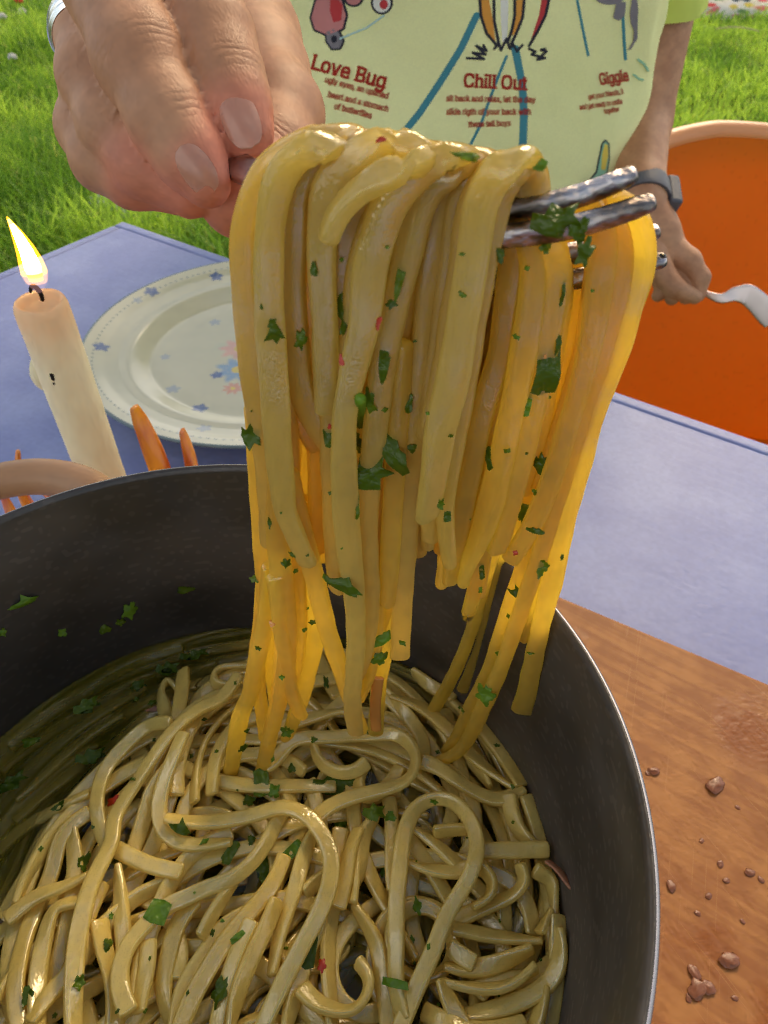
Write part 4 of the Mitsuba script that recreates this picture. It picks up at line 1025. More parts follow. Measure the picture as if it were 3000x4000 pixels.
# ------------------------------------------------------------------ the person: one continuous body, shirt, skirt, hair
def grid_of(lo, hi, h):
    lo, hi = np.asarray(lo), np.asarray(hi); n = np.ceil((hi - lo) / h).astype(int) + 1
    X = np.stack(np.meshgrid(*[lo[i] + np.arange(n[i]) * h for i in range(3)], indexing='ij'), -1)
    return X


def hand_right(h=.0012):
    J = lambda u, v, d: PD(u, v, d)
    idx = [(J(600, -330, .190), .0118), (J(742, -70, .156), .0096), (J(826, 150, .1515), .0087), (J(876, 300, .1495), .0079), (J(916, 425, .1485), .0072), (J(956, 522, .1482), .0059)]
    mid = [(J(310, -330, .188), .0118), (J(425, -70, .151), .0096), (J(548, 230, .1455), .0089), (J(660, 470, .1440), .0077), (J(742, 610, .1440), .0066), (J(808, 716, .1442), .0048)]
    rng_ = [(J(420, -230, .192), .0108), (J(378, 130, .164), .0088), (J(384, 300, .1585), .0082), (J(450, 490, .1545), .0073), (J(560, 640, .1530), .0065), (J(740, 762, .1530), .0048)]
    pin = [(J(420, -50, .196), .0100), (J(366, 330, .170), .0072), (J(352, 500, .1640), .0070), (J(404, 622, .1600), .0066), (J(516, 702, .1580), .0055), (J(690, 757, .1570), .0044)]
    thb = [(J(830, 20, .215), .0195), (J(988, 300, .192), .0142), (J(1072, 450, .180), .0113), (J(1062, 610, .1690), .0096), (J(960, 745, .1600), .0085), (J(915, 790, .1575), .0068)]
    palm = [[(J(640, -260, .20), .012), (J(820, -420, .235), .021)], [(J(430, -260, .205), .012), (J(780, -420, .24), .021)], [(J(420, -80, .205), .011), (J(720, -380, .245), .020)], [(J(820, 0, .22), .019), (J(830, -420, .238), .022)],
            [(J(650, 0, .205), .013), (J(840, -150, .228), .017)], [(J(500, -20, .205), .012), (J(720, -250, .235), .018)], [(J(960, 170, .205), .0155), (J(700, -180, .215), .014)], [(J(780, 60, .20), .012), (J(930, 260, .197), .0125)]]
    wrist = [(J(800, -420, .240), .023), (J(830, -620, .285), .0235), (J(860, -800, .37), .028)]
    allp = [p for c in (idx, mid, rng_, pin, thb, wrist[:2], *palm) for p, r in c]
    lo, hi = np.min(allp, 0) - .026, np.max(allp, 0) + .026
    X = grid_of(lo, hi, h)
    X = X.astype(np.float32)
    dp = chain_sdf(X, wrist, .006)
    for c in palm: dp = smin(dp, chain_sdf(X, c), .010)
    dp = smin(dp, chain_sdf(X, thb, .006), .007)
    df = None
    for c in (idx, mid, rng_, pin):
        e = chain_sdf(X, c, .0035); df = e if df is None else smin(df, e, .0005)
    d = smin(df, dp, .0016)
    # creases over the finger joints and skin folds
    d = d + .00016 * (meshkit.fbm(X * 420, 2, 2) - .5)
    for c, js in ((idx, (3,)), (mid, (3,)), (rng_, (3,)), (thb, (3,))):
        for j in js:
            p = c[j][0]; ax_ = c[j + 1][0] - c[j - 1][0]; ax_ = ax_ / np.linalg.norm(ax_)
            dist = np.linalg.norm(X - p, axis=-1)
            for o in (-.0016, 0, .0017):
                t = (X - p) @ ax_ - o
                d = d + .00022 * np.exp(-(t / .00045) ** 2) * np.exp(-(dist / .012) ** 2)
    d[X[..., 2] > hi[2] - .002] = 1
    m = iso_surface(d, lo, h, 7)
    return m, dict(idx=idx, mid=mid, ring=rng_, pin=pin, thb=thb, wrist=wrist)


HR, JR = hand_right()


def limb(chains, h, k=.01, pad=.06, cut=None):
    pts = [p for c in chains for p, r in c]
    lo, hi = np.min(pts, 0) - pad, np.max(pts, 0) + pad
    X = grid_of(lo, hi, h).astype(np.float32); d = None
    for c in chains:
        e = chain_sdf(X, c, k); d = e if d is None else smin(d, e, k)
    return iso_surface(d, lo, h, 8)


A = np.array
BX, BY = .071, .800
shR, shL = A([BX - .165, BY, 1.165]), A([BX + .165, BY, 1.165])
wr = JR['wrist'][-1][0]
elR = A([BX - .30, .58, 1.045])
armR = limb([[(JR['wrist'][1][0], .0215), (wr, .026), (elR, .038), (shR, .047)]], .005)
J = lambda u, v, d: PD(u, v, d)
elL = A([.262, .835, .905]); wL = J(2498, 742, .668)
hl = lambda u, v, d, r: (J(u, v, d), r)
armL = limb([[(shL, .045), (A([.225, .825, 1.04]), .042), (elL, .036), (J(2494, 480, .715), .0305), (wL, .0225), (J(2508, 800, .664), .0220)]], .0035)
handL = limb([[hl(2508, 800, .664, .0215), hl(2560, 905, .668, .0200), hl(2615, 985, .672, .0170)], [hl(2560, 900, .672, .017), hl(2590, 1010, .685, .015)], [hl(2510, 830, .672, .019), hl(2545, 1010, .690, .015)]], .0022, .008, .04)


def fing(*c): return limb([[hl(*q) for q in c]], .0016, .004, .02)


fL = [fing((2600, 950, .668, .0135), (2690, 1020, .664, .0110), (2735, 1085, .664, .0088), (2728, 1150, .668, .0068)), fing((2600, 985, .676, .0130), (2672, 1058, .672, .0105), (2700, 1112, .672, .0088), (2680, 1160, .676, .0068)),
      fing((2580, 1010, .686, .0125), (2632, 1080, .682, .0100), (2650, 1130, .682, .0085), (2625, 1165, .684, .0066)), fing((2550, 1015, .694, .0115), (2585, 1090, .690, .0090), (2596, 1130, .690, .0075), (2570, 1155, .692, .0060)),
      fing((2520, 880, .668, .0160), (2570, 1040, .662, .0115), (2635, 1125, .660, .0092), (2715, 1160, .664, .0066))]
torso = limb([[(A([BX, BY, .80]), .105), (A([BX, BY + .005, .98]), .098), (A([BX, BY, 1.12]), .095)], [(shR, .045), (A([BX, BY, 1.19]), .055), (shL, .045)], [(A([BX - .07, BY, .82]), .08), (A([BX + .07, BY, .82]), .08)], [(A([BX - .06, BY, 1.08]), .085), (A([BX + .06, BY, 1.08]), .085)],
              [(A([BX, BY, 1.19]), .045), (A([BX, BY - .01, 1.29]), .041)], [(A([BX, BY - .015, 1.33]), .060), (A([BX, BY - .005, 1.405]), .078)], [(A([BX, BY - .035, 1.325]), .045), (A([BX, BY - .05, 1.36]), .05)], [(A([BX, BY - .095, 1.365]), .010), (A([BX, BY - .083, 1.392]), .007)],
              [(A([BX - .077, BY, 1.36]), .012), (A([BX - .077, BY, 1.39]), .014)], [(A([BX + .077, BY, 1.36]), .012), (A([BX + .077, BY, 1.39]), .014)],
              [(A([BX - .075, BY, .80]), .082), (A([BX - .085, BY + .01, .44]), .052), (A([BX - .09, BY + .02, .07]), .036), ], [(A([BX + .075, BY, .80]), .082), (A([BX + .085, BY + .01, .44]), .052), (A([BX + .09, BY + .02, .07]), .036)],
              [(A([BX - .09, BY + .03, .055]), .034), (A([BX - .10, BY - .09, .045]), .030)], [(A([BX + .09, BY + .03, .055]), .034), (A([BX + .10, BY - .09, .045]), .030)]], .009, .02, .14)


def union(ms):
    out = None
    try:
        for m in ms:
            q = manifold3d.Manifold(manifold3d.Mesh(np.asarray(m.vertices, np.float32), np.asarray(m.faces, np.uint32)))
            if q.is_empty() or q.status() != manifold3d.Error.NoError: raise ValueError(str(q.status()))
            out = q if out is None else out + q
        return man(out)
    except Exception as e:
        print('union failed:', e); return cat_(ms)


bL = union([armL, handL] + fL)
body = union([torso, armR, HR, bL])
pk_ = thing('person')
obj('body', body, 'skin', pk_, smooth=True)


# finger nails: curved plates set into the finger tips
def nail(c, t, side, n, L, W, r):
    m_, k_ = 22, 15; vs = []
    for i in range(m_):
        a = -1 + 2 * i / (m_ - 1)
        for j in range(k_):
            b = -1 + 2 * j / (k_ - 1)
            rr_ = math.sqrt(max(1 - abs(a) ** 2.1, 0)) ** .85
            x = b * W / 2 * max(rr_, .02); vs.append(c + t * (a * L / 2) + side * (r * math.sin(x / r)) + n * (r * math.cos(x / r) - r + .0002 - .0007 * a * a * (a < 0) - .0007 * a * a * (a > 0)))
    return trimesh.Trimesh(np.array(vs), grid_faces(m_, k_), process=False)


HH = Hits([HR])
for (u, v), c, hw, L, up in (((938, 462), 'idx', .0080, .0112, 0), ((770, 664), 'mid', .0066, .0098, 0)):
    ok, p, n = HH.pix([u, u - 4, u + 4, u, u], [v, v, v, v - 4, v + 4])
    n = n[ok].mean(0); n /= np.linalg.norm(n); p0 = p[0]
    t = JR[c][-1][0] - JR[c][-2][0]; t -= (t @ n) * n; t /= np.linalg.norm(t); sd = np.cross(n, t)
    nm = nail(p0 + n * .0004, t, sd, n, L, hw, .0062)
    # a real plate: give it thickness
    th = trimesh.Trimesh(np.vstack([nm.vertices, nm.vertices - n * .0006]), np.vstack([nm.faces, nm.faces[:, ::-1] + len(nm.vertices)]), process=False)
    obj('fingernail', th, 'nail', pk_, smooth=True)


# shirt
def shirt_pt(a, z):
    """Point of the shirt's outside at angle a (front: -pi/2) and height z."""
    k = np.clip((z - .60) / .6, 0, 1)
    A_ = np.interp(z, [.60, .70, .80, .90, 1.0, 1.10, 1.17, 1.205, 1.225], [.200, .196, .190, .186, .184, .184, .172, .120, .062])
    B_ = np.interp(z, [.60, .70, .80, .90, 1.0, 1.10, 1.17, 1.205, 1.225], [.128, .124, .120, .117, .115, .112, .095, .075, .060])
    c, s = np.cos(a), np.sin(a); ex = 2 / 2.5
    x = np.sign(c) * np.abs(c) ** ex * A_; y = np.sign(s) * np.abs(s) ** ex * B_
    f = meshkit.fbm(np.stack([x * 13, z * 2.6 + 0 * x, y * 9], -1), 3, 21) - .5
    f2 = meshkit.fbm(np.stack([x * 9 + z * 8, z * 12 + 0 * x, y * 9], -1), 3, 25) - .5
    r = 1 + (.15 * f + .12 * f2) * np.clip((1.2 - z) * 6, 0, 1)
    return np.stack([BX + x * r, BY + y * r, z + 0 * x], -1)


na, nz = 220, 120
AA, ZZ = np.meshgrid(np.linspace(0, 2 * np.pi, na, endpoint=False), np.linspace(.60, 1.225, nz), indexing='ij')
sv = shirt_pt(AA, ZZ).transpose(1, 0, 2)
inner = sv.copy(); inner[..., 0] = BX + (sv[..., 0] - BX) * .985; inner[..., 1] = BY + (sv[..., 1] - BY) * .985
V = np.concatenate([sv, inner[::-1], sv[:1]]).reshape(-1, 3)
SH = trimesh.Trimesh(V, grid_faces(2 * nz + 1, na, True)[:, ::-1], process=False); SH.fix_normals() if False else None
SH.invert()
tk = pk_ + '__tshirt'
obj('tshirt', SH, 'shirt_cotton', pk_, smooth=60)


def sleeve(a, b, r0, r1):
    c = np.linspace(0, 1, 40)[:, None]; ctr = a + (b - a) * c; ax_ = (b - a) / np.linalg.norm(b - a)
    s1 = np.cross(ax_, [0, 1, 0]); s1 /= np.linalg.norm(s1); s2 = np.cross(ax_, s1)
    th = np.arange(80) / 80 * 2 * np.pi
    rr = (r0 + (r1 - r0) * c) * (1 + .16 * (meshkit.fbm(np.stack([np.cos(th)[None] * 2.5 + 0 * c, np.sin(th)[None] * 2.5 + 0 * c, 5 * c + 0 * th[None]], -1), 2, 31) - .5))
    o = ctr[:, None] + rr[..., None] * (np.cos(th)[None, :, None] * s1 + np.sin(th)[None, :, None] * s2)
    i = ctr[:, None] + (rr * .96)[..., None] * (np.cos(th)[None, :, None] * s1 + np.sin(th)[None, :, None] * s2)
    return trimesh.Trimesh(np.concatenate([o, i[::-1], o[:1]]).reshape(-1, 3), grid_faces(81, 80, True), process=False)


obj('sleeve', sleeve(shL + [-.01, 0, .005], A([.254, .82, .870]), .052, .050), 'sleeve_cotton', tk, smooth=60)
obj('sleeve', sleeve(shR + [.01, 0, .005], shR * .45 + elR * .55, .062, .070), 'sleeve_cotton', tk, smooth=60)
# skirt
zs = np.linspace(.22, .76, 50); th = np.arange(160) / 160 * 2 * np.pi
rr = np.interp(zs, [.22, .64, .76], [.20, .170, .145])[:, None] * (1 + .10 * np.sin(th * 9 + 1.0)[None] * np.interp(zs, [.22, .76], [1, 0])[:, None])
BS = BX - .045
o = np.stack([BS + rr * 1.12 * np.cos(th), BY + .02 + rr * .85 * np.sin(th), zs[:, None] + 0 * rr], -1)
i = np.stack([BS + rr * 1.10 * np.cos(th), BY + .02 + rr * .83 * np.sin(th), zs[:, None] + 0 * rr], -1)
sk = trimesh.Trimesh(np.concatenate([o, i[::-1], o[:1]]).reshape(-1, 3), grid_faces(101, 160, True), process=False)
obj('skirt', sk, 'sage_cloth_material', pk_, smooth=60)
hb = trimesh.creation.icosphere(4, 1.0); hv = hb.vertices
hv *= [.093, .100, .105]; hv += [BX, BY + .022, 1.412]
hv[:, 2] -= np.where(hv[:, 1] > BY + .01, .16 * np.clip((hv[:, 1] - BY - .01) / .1, 0, 1) * (hv[:, 2] < 1.41), 0)
hv *= 1 + .012 * (meshkit.fbm(hv * 60, 2, 3) - .5)[:, None]
obj('hair', hb, 'hair', pk_, smooth=True)
for sx in (-1, 1):
    ey = trimesh.creation.icosphere(3, .0105); ey.apply_translation([BX + sx * .028, BY - .073, 1.392]); obj('eye', ey, 'print_white', pk_, smooth=True)
mo = tube([[BX - .02, BY - .083, 1.338], [BX, BY - .089, 1.335], [BX + .02, BY - .083, 1.338]], [.002, .0045, .002], 10, .002); obj('mouth', mo, 'print_pink', pk_, smooth=True)
tag(pk_, 'person in a pale yellow printed T-shirt holding a fork in each hand', 'person')

# prints on the shirt: outlines in the shirt's front, wrapped onto the cloth
SHH = Hits([SH])


def on_shirt(poly, name, mat, lift=.0010, px=9.0):
    ms = []
    for g_ in getattr(poly, 'geoms', [poly]):
        if g_.is_empty or g_.area < 2: continue
        v, f = trimesh.creation.triangulate_polygon(g_.segmentize(px), engine='earcut')
        v, f = trimesh.remesh.subdivide_to_size(np.c_[v, 0 * v[:, 0]], f, px * 2.2)
        ok, p, n = SHH.pix(v[:, 0], v[:, 1])
        n = np.where((n * (p - [0, 0, CZ])).sum(1, keepdims=True) > 0, -n, n)
        f = f[ok[f].all(1)]
        if len(f): ms.append(trimesh.Trimesh(p + n * lift, f, process=False))
    if ms:
        m = cat_(ms); key = obj(name, m, mat, tk, smooth=False); return key


def stroke(pts, w): return sg.LineString(pts).buffer(w / 2, quad_segs=3)


def lettering(txt, u, v, cap, ang, bold=True, shear=0.0, squeeze=.86):
    m = meshkit.text_mesh(txt, 10.0, .5, bold)
    fs = m.faces[(m.vertices[m.faces][:, :, 2].max(1) < 1e-6)]
    gs = shapely.union_all([sg.Polygon(t[:, :2]).buffer(.02) for t in m.vertices[fs]])
    # slab serifs: widen the strokes where they meet the baseline and the cap line
    base = gs.intersection(sg.box(-99, -.05, 999, .95)); capl = gs.intersection(sg.box(-99, 9.0, 999, 10.2))
    gs = shapely.union_all([gs, sa.translate(base, -.9), sa.translate(base, .9), sa.translate(capl, -.6), sa.translate(capl, .6)]).buffer(.12).simplify(.12)
    w = gs.bounds[2] * cap / 10 * squeeze
    gs = sa.affine_transform(gs, [cap / 10 * squeeze, 0, 0, -cap / 10, 0, 0])
    gs = sa.rotate(sa.translate(gs, -w / 2, 0), ang, origin=(0, 0))
    return sa.translate(gs, u, v)


on_shirt(shapely.union_all([lettering('Love Bug', 1358, 306, 58, 15), ]), 'lettering', 'print_red')
on_shirt(lettering('Chill Out', 1934, 344, 52, 3), 'lettering', 'print_red')
on_shirt(lettering('Giggle', 2398, 322, 44, -9, squeeze=.62), 'lettering', 'print_red')
sm = [('ugly eyes, an uplifted', 1392, 352, 23, 15), ('heart and a stomach', 1398, 406, 23, 14), ('of butterflies', 1378, 442, 23, 15),
      ('sit back and relax, let the day', 1916, 396, 23, 1), ('slide rigth of your back with', 1908, 446, 23, 0), ('these tall boys', 1912, 492, 22, -2),
      ('get your friends, it', 2366, 376, 20, -9), ('and get ready to smile', 2346, 416, 20, -8), ('together', 2388, 438, 19, -10)]
for t_, u, v, c, a in sm:
    on_shirt(lettering(t_, u, v, c, a, squeeze=.80 if u < 2300 else .58), 'lettering', 'print_red')
teal = [stroke([(1862, 60), (1800, 190), (1720, 320), (1640, 440), (1555, 545)], 27), stroke([(2012, 190), (2040, 330), (2046, 450), (2040, 610)], 30)]
thin = [stroke([(1978, 220), (1930, 340), (1880, 480), (1815, 610)], 11), stroke([(2250, -20), (2275, 110), (2297, 215)], 10), stroke([(2432, 60), (2436, 140), (2442, 230)], 12)]
for t_ in teal: on_shirt(t_, 'teal_line', 'print_teal', .0004)
for t_ in thin: on_shirt(t_, 'teal_line', 'print_teal', .0004)
on_shirt(shapely.union_all([stroke([(1500, 60), (1430, 110), (1330, 150)], 7)]), 'blue_line', 'print_lightblue')
cap1 = sg.Polygon([(1278, -60), (1238, 10), (1222, 70), (1236, 112), (1284, 132), (1336, 108), (1348, 60), (1328, -10)]).buffer(8)
st1 = sg.Polygon([(1278, 122), (1282, 160), (1300, 186), (1326, 184), (1336, 160), (1322, 128), (1310, 116)]).buffer(5)
c2 = sa.scale(sg.Point(1492, 10).buffer(38), 1, 1.1); c3 = sa.scale(sg.Point(1382, -8).buffer(34), 1, .9)
on_shirt(shapely.union_all([cap1.buffer(5), st1.buffer(6), c2.buffer(5), c3.buffer(5)]), 'mushroom_outline', 'print_ink', .0003)
on_shirt(cap1.buffer(-4), 'mushroom_cap', 'print_pink', .0007)
on_shirt(sg.Polygon([(1296, -40), (1340, 20), (1334, 80), (1304, 88), (1290, 40)]), 'mushroom_cap', 'print_scarlet', .0010)
on_shirt(st1.buffer(-2), 'mushroom_stem', 'print_grey', .0007); on_shirt(sa.scale(sg.Point(1307, 152).buffer(11), 1, 1.3), 'mushroom_stem', 'print_ink', .0010)
on_shirt(c2.buffer(-4), 'mushroom_cap', 'print_white', .0007); on_shirt(sa.translate(sa.scale(sg.Point(1500, 16).buffer(16), 1, 1.2), 0, 0), 'mushroom_spot', 'print_scarlet', .0010); on_shirt(c3.buffer(-4), 'mushroom_cap', 'print_pink', .0007)
legs = [[(1872, -30), (1878, 60), (1900, 130), (1936, 172)], [(1928, -30), (1930, 80), (1948, 170)], [(2010, -30), (2010, 60), (1998, 120), (1982, 165)], [(2050, -30), (2040, 70), (2016, 130), (1996, 172)], [(2150, -30), (2130, 60), (2100, 120), (2066, 178)]]
fill1 = sg.Polygon([(1872, -30), (1878, 60), (1900, 130), (1936, 172), (1925, 80), (1905, -30)]); fill2 = sg.Polygon([(2020, -30), (2012, 60), (1998, 140), (2014, 130), (2040, 70), (2048, -30)])
fill3 = sg.Polygon([(2120, -30), (2105, 60), (2075, 150), (2100, 120), (2130, 60), (2150, -30)]); fill4 = sg.Polygon([(1955, -30), (1955, 60), (1962, 165), (1980, 150), (1985, 60), (1985, -30)])
on_shirt(shapely.union_all([fill1, fill2]), 'stem_stripe', 'print_orange', .0003); on_shirt(fill3, 'stem_stripe', 'print_scarlet', .0003); on_shirt(fill4, 'stem_stripe', 'print_white', .0003)
zig = [[(1824, 226), (1890, 230), (1846, 205), (1896, 212), (1860, 178), (1900, 198), (1888, 176)], [(1930, 190), (1948, 168), (1956, 196), (1978, 150), (1990, 190), (2004, 172), (2018, 200), (2040, 176)], [(2066, 190), (2090, 200), (2076, 212), (2128, 226), (2098, 232), (2134, 200), (2112, 194), (2128, 190)]]
on_shirt(shapely.union_all([stroke(l, 11) for l in legs] + [stroke(z_, 10) for z_ in zig]), 'drawn_outline', 'print_ink', .0007)
on_shirt(shapely.union_all([sa.scale(sg.Point(2380, -14).buffer(52), 1.1, .6), sg.Polygon([(2408, 10), (2396, 66), (2414, 76), (2434, 60), (2440, 10)]).buffer(3)]), 'dark_drawing', 'print_grey')
on_shirt(sg.Polygon([(2468, -20), (2458, 50), (2462, 90), (2474, 120), (2470, 160), (2450, 196), (2462, 190), (2486, 150), (2488, 90), (2490, 30), (2484, -20)]), 'dark_drawing', 'print_grey')
cone = sg.Polygon([(2330, 672), (2344, 600), (2352, 562), (2364, 548), (2376, 562), (2378, 620), (2366, 690), (2380, 720), (2290, 720)])
on_shirt(cone.buffer(4), 'drawn_outline', 'print_ink', .0003); on_shirt(cone.buffer(-2), 'cone_drawing', 'print_mint', .0006)
on_shirt(sg.Polygon([(2346, 660), (2350, 600), (2360, 560), (2372, 566), (2374, 610), (2362, 665)]), 'cone_drawing', 'print_yellow', .0009)
on_shirt(shapely.union_all([stroke([(2490, 232), (2512, 248), (2528, 275)], 9), stroke([(2472, 290), (2490, 306), (2508, 312)], 8)]), 'green_stroke', 'print_mint')

# ring and watch
rp = JR['ring']; pr_ = PD(306, 128, .163)
ax_ = rp[2][0] - rp[1][0]; ax_ /= np.linalg.norm(ax_); rc = rp[1][0] * .92 + rp[2][0] * .08
rk = thing('finger_ring')
rm = lathe([(.0088, -.0024), (.0094, -.0028), (.0100, -.0022), (.0101, 0), (.0100, .0022), (.0094, .0028), (.0088, .0024), (.0088, -.0024)], 72)
rm.apply_transform(trimesh.geometry.align_vectors([0, 0, 1], ax_)); rm.apply_translation(rc)
obj('band', rm, 'silver', rk, smooth=40)
for s_ in (-1, 1):
    r2_ = lathe([(.0100, -.0003), (.0104, 0), (.0100, .0003)], 72); r2_.apply_transform(trimesh.geometry.align_vectors([0, 0, 1], ax_)); r2_.apply_translation(rc + ax_ * .0013 * s_)
    obj('ridge', r2_, 'silver', rk, smooth=40)
tag(rk, 'silver ring on a finger of the nearest hand', 'ring')
wax = J(2505, 790, .664) - J(2494, 700, .676); wax /= np.linalg.norm(wax); wc = J(2502, 768, .667)
wk_ = thing('wristwatch')
wm = lathe([(.0232, -.0095), (.0258, -.0100), (.0266, -.006), (.0266, .006), (.0258, .0100), (.0232, .0095), (.0232, -.0095)], 64)
wm.apply_transform(trimesh.geometry.align_vectors([0, 0, 1], wax)); wm.apply_translation(wc); obj('strap', wm, 'watch_rubber', wk_, smooth=40)
sdv = np.cross(wax, [0, 1, 0]); sdv /= np.linalg.norm(sdv); sdv *= np.sign(sdv[0])
cs_ = trimesh.creation.box([.030, .034, .009]); cs_ = man(manifold3d.Manifold.batch_hull([manifold3d.Manifold.sphere(.003, 16).translate([x, y, z]) for x in (-.013, .013) for y in (-.014, .014) for z in (-.003, .003)]))
R = np.eye(4); R[:3, 0] = np.cross(wax, sdv); R[:3, 1] = wax; R[:3, 2] = sdv; R[:3, 3] = wc + sdv * .0265
cs_.apply_transform(R); obj('case', cs_, 'watch_rubber', wk_, smooth=40)
tag(wk_, 'dark grey watch on the left wrist beside the chair', 'watch')

# ------------------------------------------------------------------ orange plastic chair behind the table
ck = thing('plastic_chair')
hcx = .475; hy = .86; bw = .245


def back_pt(s, t):
    """s across (-1..1), t up the backrest (0 at the seat, 1 at the lip)."""
    z = .335 + (.727 - .335) * t + .0 * s
    wdt = bw * (1 - .10 * t)
    x = hcx + wdt * s
    z = z - .030 * np.abs(s) ** 3 * t - .018 * np.clip(s + .3, 0, 2) * t
    y = hy + .10 * np.abs(t) ** 1.3 - .085 * np.abs(s) ** 2.2 + .0
    return np.stack([x, y, z], -1)


S_, T_ = np.meshgrid(np.linspace(-1, 1, 90), np.linspace(-.12, 1, 60), indexing='ij')
fr = back_pt(S_, T_); bkp = fr + np.array([0, .006, 0])
nn_ = 90 * 60


def shell(a, b):
    n, m = a.shape[:2]; f = grid_faces(n, m)
    rim = np.r_[np.arange(m), np.arange(1, n) * m + m - 1, (n - 1) * m + np.arange(m - 2, -1, -1), np.arange(n - 2, 0, -1) * m]; r2 = np.roll(rim, -1); N = n * m
    side = np.concatenate([np.stack([rim, rim + N, r2 + N], 1), np.stack([rim, r2 + N, r2], 1)])
    m_ = trimesh.Trimesh(np.vstack([a.reshape(-1, 3), b.reshape(-1, 3)]), np.vstack([f[:, ::-1], f + N, side]), process=False); m_.fix_normals(); return m_


obj('backrest', shell(fr, bkp), 'orange_plastic', ck, smooth=50)
lipc = np.concatenate([back_pt(np.full(20, -1.0), np.linspace(.0, .86, 20)), back_pt(np.linspace(-1, 1, 50), np.full(50, 1.0))[2:-2] , back_pt(np.full(20, 1.0), np.linspace(.86, .0, 20))])
obj('rolled_lip', tube(lipc + [0, .010, -.004], .0125, 16, .006), 'orange_lip', ck, smooth=True)
U_, W_ = np.meshgrid(np.linspace(-1, 1, 50), np.linspace(0, 1, 50), indexing='ij')
seat = np.stack([hcx + bw * (1.0 - .06 * W_) * U_, hy - .085 * np.abs(U_) ** 2.2 * (1 - W_) - .43 * W_, .33 - .020 * (1 - U_ ** 2) * np.sin(np.pi * np.clip(W_, 0, 1)) + .025 * np.abs(U_) ** 4 - .02 * W_ ** 6], -1)
obj('seat', shell(seat, seat - [0, 0, .006]), 'orange_plastic', ck, smooth=50)
for sx in (-1, 1):
    for y0 in (hy - .02, hy - .38):
        obj('leg', tube([[hcx + sx * .17, y0, .318], [hcx + sx * .21, y0 + (.05 if y0 > hy - .1 else -.03), .0]], [.014, .012], 14, .02), 'orange_plastic', ck, smooth=True)
tag(ck, 'orange moulded plastic chair with rounded pale lip behind the table', 'chair')

# ------------------------------------------------------------------ parsley, chili, onion and drops
NH = Hits([m for m, _, _ in HM] + POT + BED + HEAP + [at_pot(lathe(inn, 120))])
BRH = Hits([at_pot(lathe([(1e-5, ZW), (.0895, ZW)], 60))])


def leaf_outline(seed, lobes):
    g = np.random.default_rng(seed); pts = []
    n = 60
    ph = g.uniform(0, 6.28); ks = g.integers(3, 6)
    for i in range(n):
        a = 2 * np.pi * i / n
        r = .72 + .16 * np.cos(ks * a + ph) + .10 * np.sign(np.sin(9 * a + 2 * ph)) * abs(np.sin(9 * a + 2 * ph)) ** .5 * lobes * .6 + .025 * g.normal()
        pts.append((.5 * r * np.cos(a), .5 * r * np.sin(a)))
    return sg.Polygon(pts).buffer(0)


